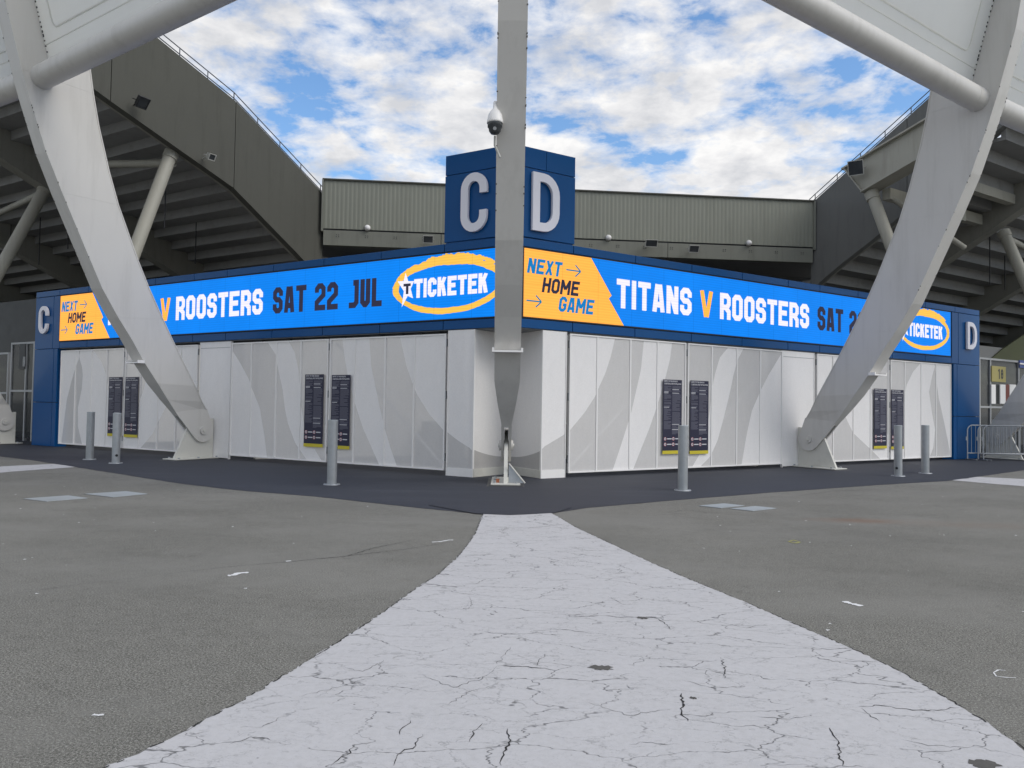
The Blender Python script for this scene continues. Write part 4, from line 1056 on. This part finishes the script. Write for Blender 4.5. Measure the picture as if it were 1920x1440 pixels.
LF1 = leg(PIN_L, NL, DL, .115, 'leaning steel leg in front of the left wing of gates', KL)
LFC = leg(PIN_C, NC, TC, 0, 'upright looking central steel column standing at the corner of the gates')
LF2 = leg(PIN_R, NR, DR, .115, 'leaning steel leg in front of the right wing of gates', KR)
LF0 = leg(PIN_L+DL*STEP*KL, NL, DL, .115, 'steel leg at the left edge of the picture beyond the blue C post', KL)
LF3 = leg(PIN_R+DR*STEP*KR, NR, DR, .115, 'steel leg at the right edge of the picture behind the crowd barriers', KR)

# ring tubes and the cladding over them
TS, TZ_ = 4.42, 8.50
def seg_tube(A_, B__, label, grp='white ring tubes between the steel legs'):
    d = (B__-A_).normalized(); base = (A_+B__)/2
    e = empty('ring_tube', base, label, 'steel tube', grp)
    mb = MB(); mb.rod(A_, B__, .245, 28); mb.build('tube', 'steel_white', e)
    for q in (.34, (B__-A_).length-.34):
        mb = MB(); mb.rod(A_+d*(q-.012), A_+d*(q+.012), .2485, 28); mb.build('weld_seam', 'steel_white', e)
def roof_panel(FA, FB, label, wa, wb):
    PA = [FA(wa, 4.33-.06, 9.16-.35), FA(wa, 4.61, 10.1), FA(wa, 5.5, 13.2)]; dzc, dsc = (.52, .24) if FB is LFC else (0, 0)
    PB = [FB(wb, 4.27+dsc, 8.81+dzc), FB(wb, 4.61+dsc, 10.1+dzc), FB(wb, 5.5+dsc, 13.2+dzc)]
    base = (PA[0]+PB[0])/2
    e = empty('roof_panel', base, label, 'roof panel', 'white roof cladding panels above the ring tubes')
    du = (PB[0]-PA[0]); L = du.length; du = du/L
    dv = (PA[2]-PA[0]); H_ = dv.length; dv = dv/H_
    nrm = du.cross(dv).normalized()
    if nrm.dot(EYE-base) < 0: nrm = -nrm
    G = lambda a, b, c: PA[0] + du*a + dv*b + nrm*c
    mb = MB(); mb.box(G, (.0, 0, -.10), (L, H_, 0)); mb.build('sheet', 'panel_white', e)
    R = .16; x0, x1, y0, y1 = .42, L-.42, .62, H_-.4
    loop = []
    for cx, cy, a in ((x1-R, y1-R, 0), (x0+R, y1-R, 90), (x0+R, y0+R, 180), (x1-R, y0+R, 270)):
        loop += [G(cx+R*cos(radians(a+15*i)), cy+R*sin(radians(a+15*i)), .0) for i in range(7)]
    mb = MB(); mb.path(loop+[loop[0]], .022, 8, caps=False); mb.build('bead', 'panel_white', e)
    mb = MB(); mb.path([G(.0, .40, .0), G(L, .40, 0)], .012, 6); mb.build('lap_seam', 'panel_white', e)
    mb = MB(); r = random.Random(8); y = .1
    for xx in (.03, L-.03):
        y = .25
        while y < H_-.1:
            mb.box(G, (xx-.012, y, -.002), (xx+.014, y+r.uniform(.02, .06), .012)); y += r.uniform(.075, .12)
    mb.build('edge_lacing', 'dark', e, kind='stuff')
cA, cB = LFC(-.20, 4.66, 9.02), LFC(.20, 4.66, 9.02)
seg_tube(LF1(-.16, TS, TZ_), cA, 'white ring tube from the left leg to the central column')
seg_tube(LF2(-.16, TS, TZ_), cB, 'white ring tube from the right leg to the central column')
seg_tube(LF1(.16, TS, TZ_), LF0(-.16, TS, TZ_), 'white ring tube running off the left edge behind the left leg')
seg_tube(LF2(.16, TS, TZ_), LF3(-.16, TS, TZ_), 'white ring tube running off the right edge behind the right leg')
roof_panel(LF1, LFC, 'white roof cladding panel in the top left corner', -.20, -.20)
roof_panel(LF2, LFC, 'white roof cladding panel in the top right corner', -.20, .20)
roof_panel(LF1, LF0, 'white roof cladding panel at the far left behind the leg', .20, -.20)
roof_panel(LF2, LF3, 'white roof cladding panel at the far right behind the leg', .20, -.20)

# things at the foot and on the side of the central column
b0 = gnd(985, 900)
e = empty('prop_plate', b0, 'small chequered steel plate leaning on the foot of the central column', 'steel plate')
mb = MB(); q = [LFC(.045, .86, .05), LFC(.30, .86, .05), LFC(.045, .50, .62)]
P0, P1, P2 = LFC(.05, .72, .05), LFC(.36, .74, .05), LFC(.06, .70, .40)
mb.prism([P0, P1, P2], [P0+NC*.012, P1+NC*.012, P2+NC*.012]); mb.build('plate', 'galv', e)
mb = MB(); mb.path([P1+NC*.02, P2+NC*.02], .014, 6); mb.build('edge_bar', 'base_white', e)
mb = MB(); mb.box(LFC, (-.175, .62, .0455), (-.115, .70, .115)); mb.build('loose_brick', 'brick', base=LFC(-.14, .66, .0455), label='small orange brick lying on the base plate of the central column', cat='brick')
# dome camera
cd = LFC(-.30, 3.78, 0); czb = on_plane(928, 240, cd, NC)
cp = V((czb.x, czb.y, 0)); F_ = lambda x, y, z: cp + TC*x + NC*y + Z*z
zt_ = on_plane(928, 190, cd, NC).z; zc = on_plane(928, 231, cd, NC).z; zbm = on_plane(928, 252, cd, NC).z
e = empty('dome_camera', cp+Z*zc, 'white domed security camera on the left side of the central column', 'security camera')
rr = .118
mb = MB(); H1 = zt_-zc
mb.lathe(cp+Z*zc, [(0.001, -.005), (rr*1.02, -.005), (rr*1.02, .02), (rr*.98, .05), (rr*.86, H1*.38), (rr*.55, H1*.56), (.034, H1*.66), (.030, H1*.94), (.02, H1), (.001, H1)], 24); mb.build('housing', 'frame_white', e)
H2 = zc-zbm
mb = MB(); mb.lathe(cp+Z*(zc-.005), [(rr*.94, 0), (rr*.92, -H2*.35), (rr*.80, -H2*.42), (rr*.74, -H2*.7), (rr*.5, -H2*.93), (.001, -H2)], 24); mb.build('dome', 'glassdark', e)
mb = MB(); mb.rod(cp+NC*rr*.62+Z*(zc-H2*.62), cp+NC*(rr*.86)+Z*(zc-H2*.68), .026, 14); mb.build('lens', 'aluminium', e)
mb = MB(); mb.path([cp+Z*(zc-H2*.9)-NC*.12, cp-NC*.12+Z*(zbm-.12), cp+TC*.08-NC*.12+Z*(zbm-.30)], .018, 8)
mb.path([cp-NC*.02+Z*(zc+.06), cp+TC*.13-NC*.1+Z*(zc+.04)], .025, 8); mb.build('bracket', 'lamp_white', e)

# ------------------------------------------------------------------ bollards
def make_bollard():
    e = empty('bollard', (0, 0, 0)); H_ = 1.16
    mb = MB(); mb.lathe(V((0, 0, 0)), [(.088, .012), (.088, H_-.012)], 28); mb.build('post', 'galv', e)
    mb = MB(); mb.lathe(V((0, 0, 0)), [(.089, H_-.012), (.089, H_), (.083, H_+.008), (.001, H_+.010)], 28); mb.build('cap', 'lid', e)
    mb = MB(); mb.lathe(V((0, 0, 0)), [(.15, .004), (.15, .016), (.09, .016)], 28); f_ = mb.build('foot_flange', 'galv', e)
    for a in range(4):
        mb = MB(); x, y = .122*cos(a*pi/2+.7), .122*sin(a*pi/2+.7); mb.rod((x, y, .016), (x, y, .03), .012, 6); mb.build('bolt', 'galv', f_, root=e)
    return e
bo = make_bollard()
BL = [((168, 862), 'galvanised bollard farthest left, in front of the left end gate', 0), ((217, 869), 'galvanised bollard second from left, with a dark hole near its foot', 1), ((622, 909), 'galvanised bollard standing alone in front of the left centre gates', 0),
      ((1280, 920), 'galvanised bollard standing alone in front of the right centre gates', 0), ((1684, 893), 'galvanised bollard in front of the right end gate with a dark hole near its foot', 1), ((1735, 888), 'galvanised bollard farthest right, near the blue D post', 0)]
for k, (p, lab, hole) in enumerate(BL):
    e = bo if k == 0 else dup(bo)
    e.location = gnd(*p); e.rotation_euler.z = k*1.3; tag(e, lab, 'bollard', 'galvanised bollards in front of the gates')
    if hole:
        d = (EYE-e.location); d.z = 0; d.normalize(); d = Matrix.Rotation(.15 if k == 1 else -.35, 3, 'Z') @ d; d = Matrix.Rotation(-k*1.3, 3, 'Z') @ d
        mb = MB(); mb.rod(V((0, 0, .19))+d*.06, V((0, 0, .19))+d*.090, .030, 14)
        o = mb.build('hole', 'black', base=(0, 0, 0)); o.parent = e

# ------------------------------------------------------------------ grandstands
def railing(mb, P, h1, h2, every, r=.018):
    for h in (h1, h2): mb.path([p+Z*h for p in P], r, 6)
    for a, b in zip(P, P[1:]):
        n = max(1, round((b-a).length/every))
        for i in range(n+1): q = a.lerp(b, i/n); mb.rod(q-Z*.1, q+Z*h2, r, 6)
def side_stand(fr, uw, wall_top, wall_bot, zline, rakers, label, wmat):
    e = empty('grandstand', fr(uw+6, -5, 0), label, 'grandstand', 'concrete grandstands behind the entrance')
    # end wall in vertical segments with open joints
    def segs(pts, s): 
        for (a, b) in zip(pts, pts[1:]):
            if a[0] <= s <= b[0]: return a[1]+(b[1]-a[1])*(s-a[0])/(b[0]-a[0])
        a, b = (pts[0], pts[1]) if s < pts[0][0] else (pts[-2], pts[-1])
        return a[1]+(b[1]-a[1])*(s-a[0])/(b[0]-a[0])
    cuts = wall_top['cuts']
    for a, b in zip(cuts, cuts[1:]):
        n = 6; A_, B__ = [], []
        ss = [a+.012+(b-a-.024)*i/n for i in range(n+1)]
        prof = [(s, segs(wall_bot, s)) for s in ss] + [(s, segs(wall_top['pts'], s)) for s in reversed(ss)]
        mb = MB(); mb.prism([fr(uw, s, z) for s, z in prof], [fr(uw+.28, s, z) for s, z in prof]); mb.build('end_wall', wmat, e)
    # lower lip along the wall's underside
    mb = MB()
    s0, s1 = cuts[0], cuts[-1]; n = 14
    ss = [s0+(s1-s0)*i/n for i in range(n+1)]
    prof = [(s, segs(wall_bot, s)+.02) for s in ss] + [(s, segs(wall_bot, s)+.14) for s in reversed(ss)]
    mb.prism([fr(uw+.285, s, z) for s, z in prof], [fr(uw+.42, s, z) for s, z in prof]); mb.build('wall_lip', 'raker', e)
    # seating tiers seen from below
    ds = .80; dz = zline(1)*ds-zline(0)*ds; s = -12.0
    while s < (1.6 if fr is FL else 4.0):
        z = zline(s); mb = MB()
        mb.box(fr, (uw+.30, s, z), (80, s+ds+.10, z+.13))
        mb.box(fr, (uw+.30, s+ds-.06, z+.132), (80, s+ds+.10, z+dz-.002))
        mb.build('seating_tier', 'tier', e); s += ds
    send = s
    # raker beams with their struts
    for (u, sA, sB, strut) in rakers:
        mb = MB(); zA, zB = zline(sA)-.10, zline(sB)-.10; hgt = 1.12
        mb.prism([fr(u, sA, zA), fr(u, sB, zB), fr(u, sB, zB-hgt), fr(u, sA, zA-hgt)], [fr(u+.55, sA, zA), fr(u+.55, sB, zB), fr(u+.55, sB, zB-hgt), fr(u+.55, sA, zA-hgt)]); rk = mb.build('raker_beam', 'raker', e)
        if strut:
            (a_, b_), (c2, d2) = strut
            mb = MB(); mb.rod(fr(u+.25, a_, b_), fr(u+.25, c2, d2), .205, 16); mb.build('strut', 'cream', e)
            mb = MB(); mb.rod(fr(u+.25, a_, b_-.02), fr(u+.25, a_+(c2-a_)*.045, b_+(d2-b_)*.045), .235, 16); mb.build('strut_collar', 'cream', e)
            mb = MB(); mb.rod(fr(u+.25, a_+.2, b_-.35), fr(u+7.6, a_-1.0, b_-.35), .12, 12); mb.build('tie_tube', 'cream', e)
    # hanging rods
    r = random.Random(2)
    for k in range(9):
        u = uw + 1.8 + k*2.6; s = r.uniform(-6.5, -3.0); z = zline(s)
        mb = MB(); mb.rod(fr(u, s, z), fr(u, s, z-r.uniform(1.6, 2.6)), .022, 6); mb.build('hanger_rod', 'black', e)
    # rear closing wall under the stand
    mb = MB(); mb.box(fr, (uw-1.5, -12.6, 0), (80, -12.2, zline(-12.0))); mb.build('rear_wall', 'tier', e)
    # rail on the wall top
    mb = MB(); P = [fr(uw+.12, s, z) for s, z in wall_top['pts']]; railing(mb, P, .14, .34, 1.25); mb.build('handrail', 'rail', e)
    return e
WL_T = [(-9.0, 9.62), (-8.73, 9.75), (-4.53, 11.92), (-1.30, 12.94), (2.6, 14.15)]
WL_B = [(-9.0, 6.20), (-7.64, 7.06), (-4.52, 8.89), (-.07, 10.35), (.64, 10.60), (2.6, 11.3)]
zl = lambda s: 10.95+.42*(s+.7)
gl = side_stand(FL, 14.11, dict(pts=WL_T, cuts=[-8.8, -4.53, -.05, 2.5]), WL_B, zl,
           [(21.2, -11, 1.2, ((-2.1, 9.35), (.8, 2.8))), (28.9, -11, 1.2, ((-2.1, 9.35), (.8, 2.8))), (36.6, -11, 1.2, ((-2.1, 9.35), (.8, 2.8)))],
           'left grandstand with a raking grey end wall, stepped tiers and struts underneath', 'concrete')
WR_B = [FR.sz(x, y, 19.65) for x, y in ((1500, 562), (1525, 540), (1564, 505), (1635, 450), (1664, 425), (1693, 401), (1757, 345), (1850, 262), (1908, 212))]
WR_T = [(-7.5, 10.10), (-7.23, 10.26), (-2.08, 13.22), (1.6, 15.3)]
zr = lambda s: 10.2+.55*(s+2)
gr = side_stand(FR, 19.65, dict(pts=WR_T, cuts=[-7.35, -3.2, 1.2]), WR_B, zr,
           [(24.1, -11, 1.0, ((-2.0, 8.70), (.2, 2.8))), (31.9, -11, 1.0, ((-2.0, 8.7), (.2, 2.8))), (39.6, -11, 1.0, None)],
           'right grandstand with dark end wall, stepped tiers and a short beam on a strut', 'concrete_cool')
mb = MB(); mb.rod(FL(14.6, -2.45, 9.62), FL(14.6, -.98, 5.3), .205, 16); mb.build('strut', 'cream', gl)
mb = MB(); mb.rod(FL(14.6, -2.45, 9.60), FL(14.6, -2.37, 9.36), .235, 16); mb.build('strut_collar', 'cream', gl)
mb = MB(); mb.rod(FL(14.7, -2.6, 9.30), FL(17.6, *FL.sz(196, 308, 17.6)), .13, 12); mb.build('tie_tube', 'cream', gl)
# short free-ended beam in front of the right end wall, its strut and cross beams
mb = MB(); u0, u1 = 17.0, 17.5
pr = [(-3.97, 10.33), (.8, 11.72), (.8, 10.66), (-3.28, 9.36)]
mb.prism([FR(u0, s, z) for s, z in pr], [FR(u1, s, z) for s, z in pr]); mb.build('cantilever_beam', 'cream', gr)
pr = [(-4.06, 10.30), (-4.06, 10.36), (.8, 11.78), (.8, 11.725)]
mb = MB(); mb.prism([FR(u0-.16, s, z) for s, z in pr], [FR(u1+.16, s, z) for s, z in pr]); mb.build('beam_flange', 'cream', gr)
pr = [(-3.33, 9.31), (-3.33, 9.355), (.8, 10.655), (.8, 10.61)]
mb = MB(); mb.prism([FR(u0-.13, s, z) for s, z in pr], [FR(u1+.13, s, z) for s, z in pr]); mb.build('beam_flange', 'cream', gr)
mb = MB(); pr = [(-4.0, 10.33), (-3.95, 10.33), (-3.27, 9.36), (-3.32, 9.36)]
mb.prism([FR(u0-.14, s, z) for s, z in pr], [FR(u1+.14, s, z) for s, z in pr]); mb.build('end_plate', 'cream', gr)
mb = MB(); mb.rod(FR(17.25, -3.13, 9.30), FR(17.25, -.85, 3.0), .20, 18); mb.build('strut', 'cream', gr)
mb = MB(); mb.rod(FR(17.25, -3.15, 9.34), FR(17.25, -3.05, 9.05), .235, 18); mb.build('strut_collar', 'cream', gr)
mb = MB(); mb.box(FR, (17.55, -2.9, 9.02), (24.0, -2.6, 9.42)); mb.build('cross_beam', 'cream', gr)
mb = MB(); mb.box(FR, (17.55, -1.7, 9.6), (24.0, -1.4, 9.95)); mb.build('cross_beam', 'cream', gr)
mb = MB(); mb.path([FR(17.6, -2.75, 9.2), FR(20.6, -1.6, 7.5)], .10, 8); mb.build('knee_brace', 'cream', gr)
mb = MB(); mb.box(FR, (18.3, -1.2, 8.2), (19.5, -1.0, 10.2)); mb.build('plant_panel', 'band', gr)

# middle stand across the back
def depth_pt(px, py, D):
    d = ray(px, py); return EYE + d*(D/d.y)
A0, A1 = depth_pt(608, 337, 29.85), depth_pt(1525, 348, 31.9)
ax = V((A1.x-A0.x, A1.y-A0.y, 0)); Lc = ax.length; ax = ax/Lc; ay = V((ax.y, -ax.x, 0))
FCn = lambda x, o, z: V((A0.x, A0.y, 0)) + ax*x + ay*o + Z*z
ct = empty('grandstand', FCn(Lc/2, -2, 0), 'middle grandstand across the back with a ribbed olive grey cladding strip', 'grandstand', 'concrete grandstands behind the entrance')
zt0 = A0.z; zb0 = depth_pt(608, 428, 29.85).z; zc0 = depth_pt(608, 459, 29.85).z
mb = MB(); n = int(Lc/.165)
pts2 = []
for i in range(n+1):
    x = Lc*i/n
    pts2 += [(x, 0), (x+.05, .007), (x+.10, .007), (x+.125, 0)] if i < n else [(Lc, 0)]
for (xa, oa), (xb, ob) in zip(pts2, pts2[1:]):
    mb.face([FCn(xa, oa, zb0), FCn(xb, ob, zb0), FCn(xb, ob, zt0), FCn(xa, oa, zt0)])
mb.build('ribbed_cladding', 'cladding', ct, recalc=False)
mb = MB(); mb.box(FCn, (-.06, -.25, zt0-.005), (Lc+.06, .07, zt0+.05)); mb.build('capping', 'concrete', ct)
mb = MB(); mb.box(FCn, (-.07, -.2, zb0-.12), (0, .08, zt0-.006)); mb.box(FCn, (Lc, -.2, zb0-.12), (Lc+.08, .08, zt0-.006)); mb.build('end_trim', 'band', ct)
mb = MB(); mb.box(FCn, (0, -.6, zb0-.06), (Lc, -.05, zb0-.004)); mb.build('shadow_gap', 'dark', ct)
joints = [0, 4.6, 9.2, 13.85, Lc]
for a, b in zip(joints, joints[1:]):
    mb = MB(); mb.box(FCn, (a+.012, -.3, zc0), (b-.012, .0, zb0-.062)); mb.build('concrete_band', 'band', ct)
mb = MB(); r = random.Random(6); x = .5
while x < Lc-.5:
    for dx in (0, .09):
        for dz_ in (0, .07): mb.box(FCn, (x+dx, .0, zb0-.32+dz_), (x+dx+.03, .012, zb0-.295+dz_))
    x += 1.12
mb.build('anchor_plates', 'dark', ct, kind='stuff')
mb = MB(); mb.box(FCn, (-.1, -.4, zt0-.1), (Lc+.1, -.35, zb0)); mb.box(FCn, (-3, -6.2, 0), (Lc+5, -6, zb0+.5)); mb.build('rear_wall', 'tier', ct)
mb = MB(); mb.box(FCn, (-2, -6, zb0-.2), (Lc+4, -.35, zb0-.05)); mb.build('soffit', 'tier', ct)
mb = MB(); mb.box(FCn, (11.9, -.9, 5.6), (14.0, -.35, 7.62)); mb.build('plant_panel', 'band', ct)
mb = MB(); mb.box(FCn, (.3, -.9, 5.2), (4.9, -.45, 5.3)); mb.build('ledge', 'band', ct)

# lamps on the stands
def floodlight(P, fwd, tilt, w, h, label, mat='dark'):
    side = V((-fwd.y, fwd.x, 0)).normalized(); f2 = (fwd*cos(tilt) - Z*sin(tilt)).normalized(); u2 = side.cross(f2)
    if u2.z < 0: u2 = -u2
    G = lambda x, y, z: P + side*x + f2*y + u2*z
    e = empty('floodlight', P, label, 'floodlight', 'floodlights on the stands')
    mb = MB(); mb.prism([G(-w*.42, -.10, -h*.38), G(w*.42, -.10, -h*.38), G(w*.42, -.10, h*.38), G(-w*.42, -.10, h*.38)], [G(-w/2, .06, -h/2), G(w/2, .06, -h/2), G(w/2, .06, h/2), G(-w/2, .06, h/2)]); mb.build('housing', mat, e)
    mb = MB(); t = .025
    for a, b in (((-w/2, .062, -h/2), (w/2, .085, -h/2+t)), ((-w/2, .062, h/2-t), (w/2, .085, h/2)), ((-w/2, .062, -h/2+t), (-w/2+t, .085, h/2-t)), ((w/2-t, .062, -h/2+t), (w/2, .085, h/2-t))): mb.box(G, a, b)
    mb.build('bezel', mat, e)
    mb = MB(); mb.box(G, (-w/2+t, .062, -h/2+t), (w/2-t, .070, h/2-t)); mb.build('lens', 'glassdark', e)
    mb = MB(); mb.path([G(-w*.55, -.02, 0), G(-w*.55, -.20, -h*.2), G(w*.55, -.20, -h*.2), G(w*.55, -.02, 0)], .014, 6); mb.rod(G(0, -.20, -h*.2), P-fwd*.42-Z*.02, .02, 6); mb.build('bracket', mat, e)
def on_wall(fr, u, px, py, off): s, z = fr.sz(px, py, u); return fr(u-off, s, z)
floodlight(on_wall(FL, 14.11, 251, 196, .42), -DL, .75, .34, .36, 'black floodlight on the upper part of the left stand end wall')
floodlight(on_wall(FL, 14.11, 380, 297, .42), -DL, .5, .26, .22, 'pale box lamp on the lower edge of the left stand end wall', 'lamp_white')
floodlight(FR(16.62, *FR.sz(1617, 318, 17.0)), (-DR+NR*.4).normalized(), .35, .52, .52, 'square floodlight on the free end of the right beam', 'lamp_white')
for px, py, lab, w in ((803, 452, 'small box lamp left of the tower on the middle stand', .40), (1228, 450, 'wide floodlight right of the tower on the middle stand', .50), (1312, 459, 'floodlight farthest right on the middle stand', .42)):
    P = depth_pt(px, py, 30.2); xx = (P-A0).dot(ax); floodlight(FCn(xx, .45, P.z), ay, .45, w, .30, lab, 'lamp_white')
for px, py, lab in ((691, 433, 'white dome lamp on the concrete band left of the tower'), (1146, 441, 'white dome lamp on the concrete band just right of the tower'), (1425, 445, 'white dome lamp on the concrete band farthest right')):
    P = depth_pt(px, py, 30.5); xx = (P-A0).dot(ax); c = FCn(xx, 0, P.z)
    e = empty('dome_lamp', c, lab, 'dome lamp', 'dome lamps on the middle stand')
    mb = MB(); mb.lathe(c, [(.13, 0), (.13, .05), (.115, .08)], 16, ax=ay); mb.build('rim', 'lamp_white', e)
    mb = MB(); mb.lathe(c, [(.112, .08), (.09, .13), (.05, .16), (.001, .165)], 16, ax=ay); mb.build('globe', 'frame_white', e)

# ------------------------------------------------------------------ screens beyond the end posts
def framed(fr, us, zs, s, label, cat, skip=(), fill='glass', t=.07):
    e = empty('glazed_screen', fr(us[0], s, 0), label, cat, 'framed screens beyond the end posts')
    for u in us:
        mb = MB(); mb.box(fr, (u-t/2, s-.05, 0), (u+t/2, s+.05, zs[-1])); mb.build('post', 'aluminium', e)
    for z in zs:
        for a, b in zip(us, us[1:]):
            mb = MB(); mb.box(fr, (a+t/2, s-.045, z-t), (b-t/2, s+.045, z)); mb.build('rail', 'aluminium', e)
    for a, b in zip(us, us[1:]):
        for z0, z1 in zip([.1]+zs[:-1], zs):
            mb = MB(); mb.box(fr, (a+t/2, s-.01, z0), (b-t/2, s+.01, z1-t)); mb.build('pane', fill, e)
    return e
uo = lambda fr, px, o: fr.uz(px, 720, o)[0]
zo = lambda fr, px, py, o: fr.uz(px, py, o)[1]
sL, sR = -1.2, -1.6
gL = framed(FL, [uo(FL, 64, sL), uo(FL, 49.5, sL), uo(FL, 22, sL)], [zo(FL, 40, 731, sL), zo(FL, 40, 642, sL)], sL, 'grey framed screen with a number board beyond the left blue post', 'screen')
framed(FL, [uo(FL, 16, -1.5), uo(FL, -12, -1.5), uo(FL, -40, -1.5)], [zo(FL, 10, 735, -1.5), zo(FL, 10, 661, -1.5)], -1.5, 'lower grey framed fence at the left edge of the picture', 'screen')
gR = framed(FR, [uo(FR, 1835, sR), uo(FR, 1855, sR), uo(FR, 1908, sR), uo(FR, 1960, sR)], [zo(FR, 1870, 762, sR), zo(FR, 1870, 673, sR)], sR, 'glazed screen with a yellow number board beyond the right blue post', 'screen')
def board(fr, o, x0, x1, y0, y1, name, mat, par, root=None):
    a, b = sorted((uo(fr, x0, o), uo(fr, x1, o))); xm = (x0+x1)/2
    mb = MB(); mb.box(fr, (a, o-.02, zo(fr, xm, y1, o)), (b, o+.02, zo(fr, xm, y0, o))); return mb.build(name, mat, par, root=root)
oR = sR+.07
bd = board(FR, oR, 1859, 1885, 687, 716, 'number_board', 'yellow_sign', gR)
a, b = uo(FR, 1870, oR), uo(FR, 1880, oR); z0_, z1_ = zo(FR, 1875, 711, oR), zo(FR, 1875, 692, oR)
mb = MB()
for q in text_quads('18', 0, b-a, 0, z1_-z0_, tfrac=.17, gap=.25): mb.face([FR(a+p[0], oR+.023, z0_+p[1]) for p in q])
mb.build('number', 'dark', bd, root=gR, recalc=False)
for x0, x1, m_ in ((1858, 1866, 'frame_white'), (1874.5, 1884.5, 'frame_white'), (1885, 1891.5, 'rust'), (1892, 1904, 'frame_white')): board(FR, oR, x0, x1, 721, 757, 'poster_board', m_, gR)
sb = board(FR, oR, 1911, 1950, 677, 691, 'name_board', 'blue_sign', gR)
board(FR, oR+.03, 1912, 1945, 682, 684.5, 'white_line', 'frame_white', sb, root=gR)
oL = sL+.06
nb = board(FL, oL, 35, 46, 645, 692, 'number_board', 'dark', gL)
a, b = uo(FL, 42.5, oL), uo(FL, 47, oL); z0_, z1_ = zo(FL, 44, 687, oL), zo(FL, 44, 669, oL)
mb = MB()
for q in text_quads('8', 0, abs(a-b), 0, z1_-z0_, tfrac=.2): mb.face([FL(a-p[0], oL+.023, z0_+p[1]) for p in q])
mb.build('number', 'aluminium', nb, root=gL, recalc=False)
wb_ = empty('concourse_wall', FR(24, -6, 0), 'dark concourse wall with an olive raking panel under the right stand', 'wall')
mb = MB(); mb.box(FR, (18.6, -5.2, 0), (80, -5.0, 4.6)); mb.build('wall', 'tier', wb_)
mb = MB(); P_ = [(uo(FR, x, -4.9), zo(FR, x, y, -4.9)) for x, y in ((1856, 676), (1880, 655), (1920, 628), (2010, 590), (2010, 690))]
mb.prism([FR(u, -4.97, z) for u, z in P_], [FR(u, -4.90, z) for u, z in P_]); mb.build('raking_panel', 'olive', wb_)
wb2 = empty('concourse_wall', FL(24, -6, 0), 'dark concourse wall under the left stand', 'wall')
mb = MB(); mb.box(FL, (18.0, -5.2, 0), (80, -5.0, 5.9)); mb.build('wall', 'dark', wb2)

# ------------------------------------------------------------------ crowd barriers
def make_barrier():
    e = empty('crowd_barrier', (0, 0, 0)); L, H_, r = 2.2, 1.10, .019
    R = .17; z0 = .22
    loop = [(0, 0, .03)] + [(0, 0, H_-R)] + [(R-R*cos(a*pi/12), 0, H_-R+R*sin(a*pi/12)) for a in range(1, 7)] + [(L-R+R*sin(a*pi/12), 0, H_-R+R*cos(a*pi/12)) for a in range(0, 7)] + [(L, 0, .03)]
    mb = MB(); mb.path(loop, r, 8); mb.build('frame', 'galv', e)
    mb = MB(); mb.rod((0, 0, z0), (L, 0, z0), .016, 8); mb.build('bottom_rail', 'galv', e)
    n = 17
    for i in range(1, n):
        x = L*i/n; zt = H_ if R < x < L-R else H_-R+sqrt(max(0, R*R-(R-min(x, L-x))**2))
        mb = MB(); mb.rod((x, 0, z0), (x, 0, zt), .008, 6); mb.build('bar', 'galv', e)
    for x in (.12, L-.12):
        mb = MB(); mb.path([(x, -.30, .012), (x, -.26, .03), (x, .26, .03), (x, .30, .012)], .016, 6); mb.build('foot', 'galv', e)
    mb = MB(); mb.box(WF, (-.05, -.012, .62), (-.02, .012, .74)); mb.build('hook', 'galv', e)
    return e
ba = make_barrier()
for k, (pp, an, lab) in enumerate((((1814, 862.5), ANG_R-.55, 'rear crowd barrier of the three, its end nearest the blue post'), ((1834, 863), ANG_R-.62, 'middle crowd barrier of the three'), ((1844, 863.5), ANG_R-.78, 'front crowd barrier of the three'))):
    e = ba if k == 0 else dup(ba)
    P = gnd(*pp); e.location = (P.x, P.y, 0); e.rotation_euler.z = an; tag(e, lab, 'crowd barrier', 'galvanised crowd barriers')
